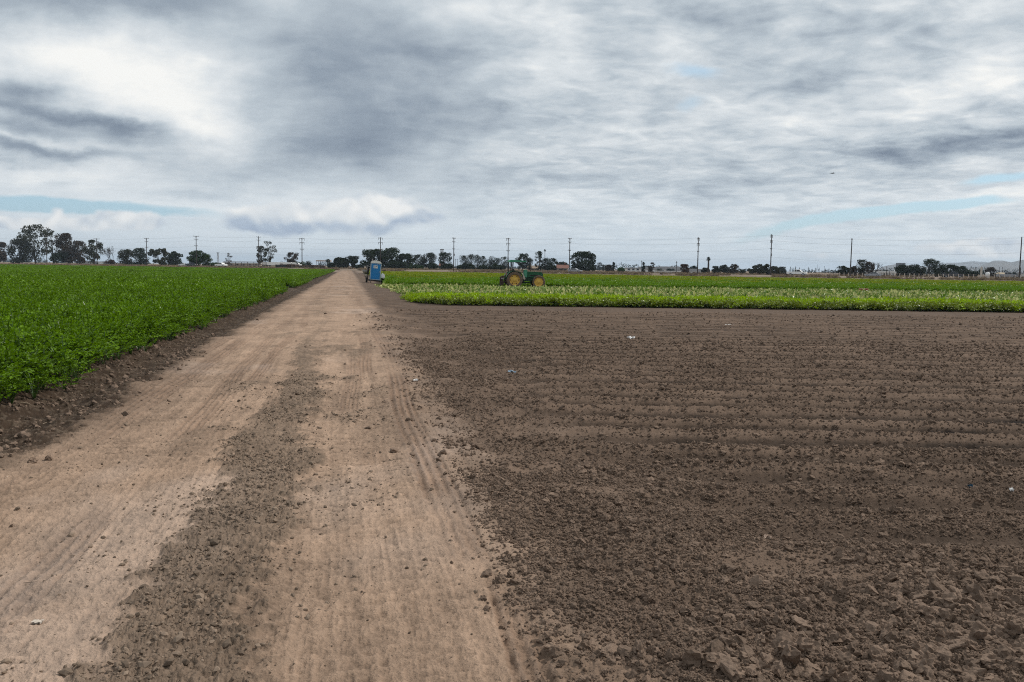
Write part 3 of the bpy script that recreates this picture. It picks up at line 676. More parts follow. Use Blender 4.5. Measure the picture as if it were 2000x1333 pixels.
plaster = M('plaster', (.52, .47, .41), rough=.9, vary=.12); brick = M('brick_roof', (.17, .08, .06), rough=.9, vary=.3, scale=2); tinroof = M('grey_roof', (.30, .31, .33), rough=.6, vary=.1); whitew = M('white_wall', (.62, .62, .60), rough=.8, vary=.1, scale=.4)
wood = M('weathered_board', (.16, .115, .085), rough=.9, vary=.4, scale=1.5); insul = M('insulator', (.09, .085, .08), rough=.4); ink = M('dark_ink', (.05, .07, .12), rough=.6); paper = M('white_paper', (.75, .74, .72), rough=.8)
bark = M('bark', (.045, .036, .029), rough=.95, vary=.4, scale=2)

# ================================================================ tractor
def wheel(parent, name, x, y, z, r, w, rimr, side, steer=0.0, tmat=None, lugs=18):
    """side: -1 when the dished face looks to -y"""
    h = w/2; o = MB()
    o.lathe([(rimr, -h*.78), (rimr+.05, -h*.95), (r*.90, -h), (r*.965, -h*.86), (r*.975, 0), (r*.965, h*.86), (r*.90, h), (rimr+.05, h*.95), (rimr, h*.78)], n=40)
    tb = o
    for k in range(lugs):
        for sg in (-1, 1):
            a = (k + (.5 if sg > 0 else 0))*2*math.pi/lugs; pts = []
            for da, yy in ((0, 0), (.10, sg*h*.98)):
                for dd in (-.035, .035):
                    for rr in (r*.955, r):
                        ang = a + da*1.2 + dd; pts.append((rr*math.cos(ang), yy, rr*math.sin(ang)))
            tb.add(pts, [(0, 1, 3, 2), (4, 6, 7, 5), (1, 5, 7, 3), (0, 2, 6, 4), (0, 4, 5, 1), (2, 3, 7, 6)])
    root = thing(name, None, None, (x, y, z), steer); root.parent = parent
    tb.build('tyre', tmat or dusty, root, smooth=False)
    s_ = side; m = MB()
    m.lathe([(rimr+.012, s_*h*.86), (rimr*.97, s_*h*.55), (rimr*.93, s_*h*.30), (rimr*.72, s_*h*.25), (rimr*.68, s_*h*.42), (rimr*.40, s_*h*.46), (rimr*.34, s_*h*.66), (rimr*.22, s_*h*.70), (rimr*.20, s_*h*.86), (.001, s_*h*.88)], n=32)
    m.lathe([(rimr+.01, -s_*h*.80), (rimr*.93, -s_*h*.6), (rimr*.9, s_*h*.28), (.001, s_*h*.2)], n=32)
    for k in range(8):
        a = k*math.pi/4+.2; cx, cz = rimr*.5*math.cos(a), rimr*.5*math.sin(a)
        m.lathe([(.028, s_*h*.44), (.028, s_*h*.54), (.001, s_*h*.55)], c=(cx, 0, cz), n=8)
    m.build('rim', yellow, root, smooth=False)
    if rimr > .43:
        c = MB()                              # dark clamp lugs round the rear rim
        for k in range(6):
            a = k*math.pi/3; cx, cz = rimr*.80*math.cos(a), rimr*.80*math.sin(a)
            c.box(cx-.055, cx+.055, min(s_*h*.24, s_*h*.46), max(s_*h*.24, s_*h*.46), cz-.03, cz+.03)
        c.each('rim_clamp', rust, root)
    return root
tp = P(1002.5, 540, 82.0); T = thing('tractor', 'green farm tractor with yellow rims and flat canopy beside the harvested strip', 'tractor', (tp.x, 82.0, zl(tp.x, 82)+.06), R(8))
wheel(T, 'rear_wheel', 0, -.80, .74, .74, .44, .47, -1); wheel(T, 'rear_wheel', 0, .80, .74, .74, .44, .47, 1, tmat=rubber)
wheel(T, 'front_wheel', 2.25, -.74, .58, .58, .34, .40, -1, steer=R(-14), lugs=16); wheel(T, 'front_wheel', 2.25, .74, .58, .58, .34, .40, 1, steer=R(-14), tmat=rubber, lugs=16)
o = MB(); o.box(-.35, 1.0, -.26, .26, .50, .98, .06); o.box(.95, 2.62, -.22, .22, .62, .98, .05); o.tube([(0, -.62, .74), (0, .62, .74)], .13, 10); o.box(2.15, 2.35, -.60, .60, .50, .64); o.box(2.62, 2.80, -.20, .20, .62, 1.0); o.tube([(.5, -.1, .5), (2.2, -.05, .52)], .06)
o.build('chassis', dgreen, T)
o = MB(); o.prism([(1.22, .98), (2.66, .94), (2.70, 1.10), (2.66, 1.38), (2.50, 1.46), (1.22, 1.52)], -.31, .31); hood = o.build('hood', green, T, bevel=.03)
o = MB(); o.box(1.50, 2.42, -.316, -.312, 1.08, 1.20); o.box(1.50, 2.42, .312, .316, 1.08, 1.20); o.each('side_vent', black, hood)
o = MB(); o.box(2.665, 2.705, -.26, .26, 1.02, 1.34); o.build('grille', black, hood)
o = MB(); o.prism([(.93, .95), (1.24, .95), (1.28, 1.58), (1.18, 1.68), (.95, 1.64)], -.30, .30); o.build('dash_cowl', canopyg, T, bevel=.03)
o = MB(); o.box(1.25, 2.45, -.30, .30, 1.505, 1.515); o.build('hood_dust', M('dust_film', (.42, .38, .30), rough=.9, vary=.25), hood)
for sg in (-1, 1):
    o = MB(); n = 14
    for i in range(n):
        a0, a1 = R(22+i*150/n), R(22+(i+1)*150/n); pts = []
        for a in (a0, a1):
            for rr in (.80, .825):
                for yy in (sg*.58, sg*1.04): pts.append((rr*math.cos(a), yy, .74+rr*math.sin(a)))
        o.add(pts, [(0, 1, 3, 2), (4, 6, 7, 5), (2, 3, 7, 6), (0, 4, 5, 1), (0, 2, 6, 4), (1, 5, 7, 3)])
    o.box(-.55, .60, min(sg*.545, sg*.575), max(sg*.545, sg*.575), .95, 1.42)
    o.build('fender', green, T)
o = MB(); o.prism([(-.47, 2.33), (1.12, 2.35), (1.08, 2.46), (.3, 2.50), (.12, 2.50), (.05, 2.54), (-.30, 2.54), (-.44, 2.46)], -.74, .74); o.build('canopy', canopyg, T, bevel=.03)
for sg in (-1, 1):
    o = MB(); o.tube([(-.16, sg*.50, 1.0), (-.14, sg*.50, 1.7), (-.10, sg*.48, 2.34)], .055, 6); o.tube([(-.38, sg*.50, 1.35), (-.36, sg*.49, 2.34)], .03, 6); o.each('canopy_post', black, T)
o = MB(); o.prism([(.02, 1.12), (.52, 1.14), (.54, 1.24), (.16, 1.26), (.06, 1.72), (-.06, 1.70)], -.24, .24); o.build('seat', black, T, bevel=.03)
o = MB(); ring = [(.80+.06*math.sin(a)*.8, .19*math.cos(a), 1.66+.17*math.sin(a)*.55) for a in np.linspace(0, 2*math.pi, 17)]; o.tube(ring, .018, 5); o.tube([(.80, 0, 1.66), (1.0, 0, 1.5)], .025, 5); o.build('steering_wheel', black, T)
o = MB(); o.prism([(.70, 1.30), (.82, 1.36), (1.04, .82), (.98, .74), (.84, .78)], -.60, -.32); o.build('side_tank', beige, T, bevel=.03)
o = MB(); o.box(.66, .98, -.74, -.50, .42, .46); o.box(.66, .98, -.72, -.50, .62, .66); o.tube([(.66, -.62, .42), (.66, -.58, .9)], .02, 5); o.each('step', black, T)
o = MB(); o.tube([(1.56, -.14, 1.5), (1.56, -.14, 2.18), (1.60, -.14, 2.28)], .022, 8); o.tube([(1.56, -.14, 1.55), (1.56, -.14, 1.80)], .04, 8); o.build('exhaust_pipe', rust, T)
o = MB(); o.tube([(2.58, -.2, 1.42), (2.60, -.2, 1.86)], .022, 5); o.build('marker_rod', steel, T)
o = MB(); o.box(-.64, -.60, -.12, .12, 1.10, 1.36); o.build('warning_plate', red, T)
o = MB()
for sg in (-1, 1):
    o.tube([(-.2, sg*.35, .62), (-1.05, sg*.42, .45)], .045, 6); o.tube([(-.35, sg*.32, 1.1), (-.85, sg*.40, .5)], .03, 6); o.box(-1.2, -.95, sg*.42-.05, sg*.42+.05, .25, .95)
o.tube([(-.4, 0, 1.1), (-1.05, 0, .95)], .035, 6); o.box(-1.14, -1.02, -.95, .95, .86, .98); o.box(-1.10, -.7, -.5, .5, .98, 1.08); o.build('rear_hitch', rust, T)
o = MB(); o.box(-1.24, -.96, -1.0, -.93, .80, .90); o.build('hitch_bar_end', steel, T)

# ================================================================ toilet trailer beside the road
bx = P(731, 540, 97.0); gz_l = zl(bx.x-.7, 97); gz_r = zl(bx.x+.7, 97)
tilt = R(4.6)
TZ = R(10.5); gz_m = (gz_l+gz_r)/2
off = lambda dx, dy, dz: (bx.x + dx*math.cos(TZ) - dy*math.sin(TZ), 97.0 + dx*math.sin(TZ) + dy*math.cos(TZ), gz_m + dz)
TR = thing('trailer', 'small two wheeled trailer carrying the blue portable toilet, leaning off the road edge', 'trailer', off(0, 0, 0), TZ, None, 0, tilt)
o = MB(); o.box(-.70, .74, -.75, .75, .30, .38); o.box(-.62, -.54, -1.6, 1.3, .22, .31); o.box(.54, .62, -1.6, 1.3, .22, .31); o.tube([(-.58, 1.25, .27), (0, 2.6, .30)], .04); o.tube([(.58, 1.25, .27), (0, 2.6, .30)], .04); o.tube([(-.86, 0, .27), (.86, 0, .27)], .04); o.build('trailer_frame', black, TR)
for sg in (-1, 1):
    wr = thing('wheel', None, None, (sg*.84, 0, .29)); wr.parent = TR
    o = MB(); prof = [(.16, -.08), (.24, -.10), (.285, -.07), (.29, 0), (.285, .07), (.24, .10), (.16, .08)]
    o.lathe(prof, n=24, axis='y'); t_ = o.build('tyre', rubber, wr, smooth=True); t_.rotation_euler = (0, 0, R(90))
    o = MB(); o.lathe([(.165, -.06), (.15, .03), (.05, .03), (.001, .05)], n=16); t_ = o.build('hub', greyp, wr); t_.rotation_euler = (0, 0, R(-90*sg))
o = MB(); o.tube([(-.42, -.7, .3), (-.42, -.72, .0)], .03, 6); o.box(-.50, -.34, -.80, -.64, -.015, .01); o.build('jack_stand', black, TR)
o = MB(); o.tube([(-.74, -.3, .38), (-.80, -.3, 1.75)], .03, 5); o.tube([(-.74, .5, .38), (-.80, .5, 1.75)], .03, 5); o.box(-.84, -.66, -.35, .55, .95, 1.72); o.build('side_rack', black, TR)
TO = thing('portable_toilet', 'blue portable toilet with white domed roof and white sign, strapped on the trailer', 'portable toilet', off(.02, 0, 0), TZ, None, 0, tilt)
o = MB(); o.box(-.52, .52, -.54, .54, .385, 2.14, .03); bd = o.build('cabin', blue, TO)
o = MB()
for sg in (-1, 1): o.box(sg*.53-.035, sg*.53+.035, -.575, -.50, .385, 2.18); o.box(sg*.53-.035, sg*.53+.035, .50, .575, .385, 2.18)
o.box(-.53, .53, -.575, -.545, .385, .44); o.each('corner_frame', pale, TO)
o = MB(); o.box(-.44, .44, -.562, -.542, .46, 2.02, .02)
for k in range(6): o.box(-.36+.13*k, -.31+.13*k, -.572, -.56, .55, 1.50)
d_ = o.build('door', blue, TO)
o = MB(); o.box(.36, .40, -.60, -.57, 1.18, 1.34); o.build('latch', pale, d_)
o = MB(); o.prism([(-.57, 2.15), (.57, 2.15), (.55, 2.26), (.43, 2.36), (.24, 2.43), (0, 2.455), (-.24, 2.43), (-.43, 2.36), (-.55, 2.26)], -.59, .59); o.build('domed_roof', roofw, TO, bevel=.02)
o = MB(); o.tube([(-.40, .42, 2.2), (-.40, .42, 2.62)], .045, 8); o.build('vent_pipe', greyp, TO)
o = MB(); o.box(-.25, .19, -.590, -.574, 1.62, 1.92); sg_ = o.build('sign', white, TO)
o = MB(); o.box(-.20, -.06, -.594, -.5905, 1.80, 1.88); o.box(-.02, .15, -.594, -.5905, 1.74, 1.84); o.box(-.20, -.04, -.594, -.5905, 1.68, 1.72); o.each('sign_print', ink, sg_)
o = MB()
for x0, x1 in ((-.42, -.22), (-.18, -.02), (.04, .22), (.28, .42)): o.box(x0, x1, -.566, -.5455, 2.055, 2.095)
o.each('header_print', pale, TO)
HW = thing('hand_wash_stand', 'grey hand wash basin hung on the left side of the trailer', 'hand wash station', off(-.80, -.1, .02), TZ, None, 0, tilt)
o = MB(); o.lathe([(.001, 1.08), (.22, 1.08), (.30, 1.22), (.34, 1.40), (.31, 1.40), (.22, 1.20), (.001, 1.16)], c=(-.26, 0, 0), n=20, axis='z'); o.build('basin', greyp, HW, smooth=True)
o = MB(); o.box(-.14, .02, -.16, .16, 1.46, 1.92); o.tube([(-.10, 0, 1.80), (-.30, 0, 1.86), (-.40, 0, 1.72)], .02, 6); o.build('dispenser', greyp, HW, bevel=.02)
o = MB(); o.tube([(-.20, 0, 1.10), (-.12, 0, .36)], .05, 6); o.box(-.34, -.02, -.14, .14, .98, 1.06); o.box(-.36, .0, -.18, .18, .70, .76); o.build('bracket', black, HW)
o = MB(); o.box(-.26, -.04, -.12, .12, .77, .92, .03); o.build('soap_jug', beige, HW, bevel=.02)
WT = thing('water_jug', 'white water tank on a bracket at the right side of the trailer', 'water tank', off(.86, -.2, -.04), TZ, None, 0, tilt)
o = MB(); o.prism([(-.22, .62), (.14, .58), (.20, .70), (.17, .96), (.05, 1.10), (-.12, 1.12), (-.22, .98)], -.2, .2); o.build('tank', white, WT, bevel=.05)
o = MB(); o.box(-.14, .26, -.05, .05, 1.40, 1.46); o.tube([(.06, 0, 1.42), (.06, 0, 1.08)], .035, 6); o.build('pump_handle', black, WT); MB().box(-.3, .2, -.22, .22, .50, .575).build('tank_shelf', black, WT)

# ================================================================ power poles, wires
PX = [(-190, 460, 1), (-60, 466, 0), (92, 459, 0), (190, 466, 1), (287, 465, 0), (384, 461, 1), (505.5, 462, 0), (590, 465, 2), (743, 464, 2), (886, 464, 0), (992, 465, 2), (1112, 465, 1), (1362.5, 464, 2), (1505, 458, 2), (1661, 466, 0), (1991.5, 463, 3), (2330, 452, 2)]
LBL = {92: 'power pole half hidden behind the tall airy eucalyptus at the far left', 190: 'power pole standing among the brown leafed trees left of the bare tree',
 287: 'power pole just right of the two dense round trees on the left', 384: 'power pole rising from behind the round mid green tree', 505.5: 'power pole in front of the thin airy eucalyptus beside the white truck',
 590: 'power pole behind the row of brown crates left of the dirt road', 743: 'power pole rising above the dark trees behind the blue toilet', 886: 'power pole left of the eucalyptus row, with the lattice tower on its other side',
 992: 'power pole rising directly behind the rear of the green tractor', 1112: 'power pole beside the silver car and the big rounded tree', 1362.5: 'power pole next to the short thick palm',
 1505: 'tallest dark power pole, just left of the white pickup', 1661: 'leaning power pole right of the row of small conifers', 1991.5: 'bare topped dark pole at the right end of the stake fence'}
mat_wire = M('wire', (.22, .24, .26), rough=.7)
tops = []; qd3 = Vector((PN[0], PN[1], 0)); ql = Vector((q[0], q[1], 0)); rzp = math.atan2(PN[1], PN[0])
for px, ty, st in PX:
    g = far(px, 0, .48); h = top_z(px, ty, g.y) - .48; lean = R(1.0) if px in (1661, 1991.5) else R(random.uniform(-.4, .4))
    tops.append((g, h, st))
    if not (40 < px < 2010): continue
    p = thing('power_pole', LBL[px], 'power pole', g, rzp, 'poles of the power line', lean*.4, 0)
    MB().tube([(0, 0, -.3), (0, 0, h)], .19, 8, .12).build('pole', pole_w, p)
    for zz, ln in {0: ((h-.35, 1.2), (h-1.6, 1.0), (h-4.2, .9)), 1: ((h-.25, 1.5), (h-1.5, 1.2), (h-4.3, 1.0)), 2: ((h-.25, 1.5), (h-1.9, 1.4), (h-4.6, 1.2)), 3: ((h-5.6, .6),)}[st]:
        a = MB().box(-ln, ln, -.06, .06, zz-.07, zz+.07); a = a.tube([(-ln*.5, 0, zz), (0, 0, zz-.7)], .025, 4).tube([(ln*.5, 0, zz), (0, 0, zz-.7)], .025, 4).build('crossarm', pole_w, p)
        i_ = MB()
        for s_ in (-.95, .95):
            if st == 2 and zz > h-2.5: i_.tube([(ln*s_, 0, zz-.08), (ln*s_, 0, zz-.85)], .07, 6)
            else: i_.tube([(ln*s_, 0, zz+.08), (ln*s_, 0, zz+.3)], .055, 6)
        i_.each('insulator', insul, a)
    if st in (0, 2): MB().lathe([(.001, h-6.8), (.2, h-6.8), (.2, h-6.0), (.001, h-5.95)], c=(.32, 0, 0), n=10, axis='z').build('meter_box', insul, p) if px in (886, 1505) else None
WN = [(.25, 1.4, 'topmost far side wire strung along the power poles'), (.25, -1.4, 'topmost near side wire strung along the power poles'), (1.9, 1.2, 'second level far side wire strung along the power poles'), (1.9, -1.2, 'second level near side wire strung along the power poles'),
      (4.4, 1.0, 'third level far side wire strung along the power poles'), (4.4, -1.0, 'third level near side wire strung along the power poles'), (7.0, 0, 'lowest sagging cable strung along the power poles')]
for dz, off, lb in WN:
    o = MB(); pts = []
    for i in range(len(tops)-1):
        (g0, h0, s0), (g1, h1, s1) = tops[i], tops[i+1]
        e0 = g0 + Vector((0, 0, h0-dz)) + qd3*off; e1 = g1 + Vector((0, 0, h1-dz)) + qd3*off; sag = (e1-e0).length*.012
        for k in range(8):
            f = k/8; pts.append(e0.lerp(e1, f) - Vector((0, 0, 4*sag*f*(1-f))))
    pts.append(e1); o.tube(pts, 0.008 if off else .012, 4); tag(o.build('power_line', mat_wire), lb, 'wire', 'wires of the power line')
# ================================================================ trees
LM = {k: material('leaves_'+k, c, rough=.8, spec=.06, vary=.35, scale=.5, rnd=.12, transl=.15) for k, c in
      {'dark': (.018, .030, .012), 'pine': (.022, .036, .014), 'brown': (.050, .036, .022), 'olive': (.042, .046, .022), 'grey': (.034, .044, .032), 'mid': (.030, .058, .014), 'blue': (.020, .034, .028), 'bright': (.035, .075, .012), 'rust': (.070, .038, .020)}.items()}
def leaves(r_, n, centres, rad, size, flat=.8):
    k = r_.integers(0, len(centres), n); d = norm(r_.normal(size=(n, 3))); rr = r_.uniform(.25, 1, n)**.45
    p = centres[k] + d*(rad[k]*rr)[:, None]*np.array((1, 1, flat))
    D = norm(r_.normal(size=(n, 3)) + np.array((0, 0, -.2))); up = norm(d + r_.normal(0, .7, (n, 3))); up = norm(up - D*(up*D).sum(1, keepdims=True))
    L = size*r_.uniform(.55, 1.35, n); co, f1, f2 = leaflet_rows(p - D*(L*.5)[:, None], D, up, L, L*r_.uniform(.5, .9, n), lobed=False); return co, f1, f2
TREE_N = [0]
def tree(name, label, px, ytop, wpx, dist, kind, lm, group='trees beyond the paved road', base=None, cat='tree'):
    TREE_N[0] += 1; r_ = np.random.default_rng(900+TREE_N[0]); g = far(px, dist, .5); D = g.y
    H = top_z(px, ytop, D)-g.z; W = wpx*(1.3 if kind in ('round', 'bush') else 1.15)*D/F/2
    t = thing(name, label, cat, g, r_.uniform(0, 6.28), group); tr = MB(); cs, rs = [], []
    leaf = np.clip(max(W, H*.3)*.11, .22, .9)
    if kind == 'palm' or kind == 'thinpalm':
        tr.tube([(0, 0, -.2), (.1, 0, H*.5), (0, .1, H-W*.8)], .34 if kind == 'palm' else .18, 7, .28 if kind == 'palm' else .12)
        tr.build('trunk', bark, t); P0, Dv, Uv, Ls = [], [], [], []
        for k in range(60):
            a = r_.uniform(0, 6.28); e = r_.uniform(-1.1, 1.4); d = np.array((math.cos(a)*math.cos(e), math.sin(a)*math.cos(e), math.sin(e)))
            P0.append((0, .1, H-W*.95)); Dv.append(d); Ls.append(W*r_.uniform(.8, 1.1))
        Dv = norm(np.array(Dv)); up = norm(np.array((0, 0, 1.)) + r_.normal(0, .2, Dv.shape)); up = norm(up-Dv*(up*Dv).sum(1, keepdims=True)); Ls = np.array(Ls)
        co, f1, f2 = leaflet_rows(np.array(P0, float), Dv, up, Ls, Ls*.35, lobed=True)
        link('crown', np_mesh('crown', co, [f1, f2], LM[lm]), t); return t
    if kind == 'conifer':
        tr.tube([(0, 0, -.2), (0, 0, H*.95)], H*.02+.05, 6, .04)
        for k in range(14):
            f = k/13; z = H*(.10+.86*f); w = W*(1-f)**.8*.75+.12
            for j in range(3 if f < .85 else 1):
                a = r_.uniform(0, 6.28); cs.append((math.cos(a)*w*.5, math.sin(a)*w*.5, z)); rs.append(w*.55+.1)
        n = 420
    elif kind == 'bush':
        for k in range(9):
            a = r_.uniform(0, 6.28); q_ = r_.uniform(0, .62); cs.append((math.cos(a)*q_*W, math.sin(a)*q_*W, H*r_.uniform(.25, .62))); rs.append(min(W, H)*r_.uniform(.32, .5))
        tr.tube([(0, 0, -.2), (0, 0, H*.4)], .12, 5, .05); n = 1500
    elif kind == 'bare':
        def br(p, d, ln, rad, lv):
            e = p + d*ln; tr.tube([p, (p+e)/2 + Vector(r_.normal(0, .05, 3))*ln, e], rad, 5, rad*.55)
            if lv == 0: cs.append(tuple(e)); rs.append(ln*.5); return
            for k in range(3):
                nd = (d + Vector(r_.normal(0, .42, 3)) + Vector((0, 0, .15))).normalized(); br(e, nd, ln*r_.uniform(.6, .8), rad*.6, lv-1)
        for k in range(4): br(Vector((0, 0, -.1)), Vector((r_.normal(0, .35), r_.normal(0, .35), 1)).normalized(), H*.34, .16, 3)
        n = 150; leaf *= .6
    else:
        sp = {'round': (.0, 40, .36, 4200), 'airy': (.08, 34, .26, 2900), 'spread': (.05, 34, .32, 3800), 'tall': (.0, 26, .48, 2600), 'thin': (.15, 20, .26, 1000)}[kind]
        lo, nc, rr, n = sp; ctr = H*(lo + (1-lo)*.5); hz = H*(1-lo)*.5
        for k in range(nc):
            zz = r_.uniform(-.92, .92); prof = (1-abs(zz)**2.6)**.5 if zz > 0 else (1-.12*abs(zz) if kind in ('round', 'tall') else 1-.55*abs(zz))
            a = r_.uniform(0, 6.28); f = r_.uniform(.05, 1)**.5*prof*(1-rr*.55)
            rs.append(min(W, hz)*rr*r_.uniform(.75, 1.3)); cs.append((math.cos(a)*f*W, math.sin(a)*f*W, min(ctr + zz*hz, H-rs[-1]*.8)))
        cs.append((0, 0, H-rs[0]*.8)); rs.append(rs[0]*.8)
        th = H*lo+.3; tr_r = np.clip(H*.022, .12, .45); tr.tube([(0, 0, -.3), (r_.normal(0, .1), r_.normal(0, .1), th*.5), (r_.normal(0, .2), r_.normal(0, .2), th)], tr_r*1.4, 8, tr_r)
        for c in cs[:16]:
            c = Vector(c); m = Vector((c.x*.35, c.y*.35, th + (c.z-th)*.45)); tr.tube([(0, 0, th*.8), m, c], tr_r*.55, 5, .03)
        if kind == 'round': cs.append((0, 0, H*.3)); rs.append(W*.5)
    if tr.v: tr.build('trunk', bark, t, smooth=True)
    if cs:
        co, f1, f2 = leaves(r_, n, np.array(cs), np.array(rs), leaf); co[:, 2] = np.maximum(co[:, 2], .05)
        link('crown', np_mesh('crown', co, [f1, f2], LM[lm]), t)
    return t
E, BU, TR_ = 'eucalyptus_tree', 'bush', 'broadleaf_tree'
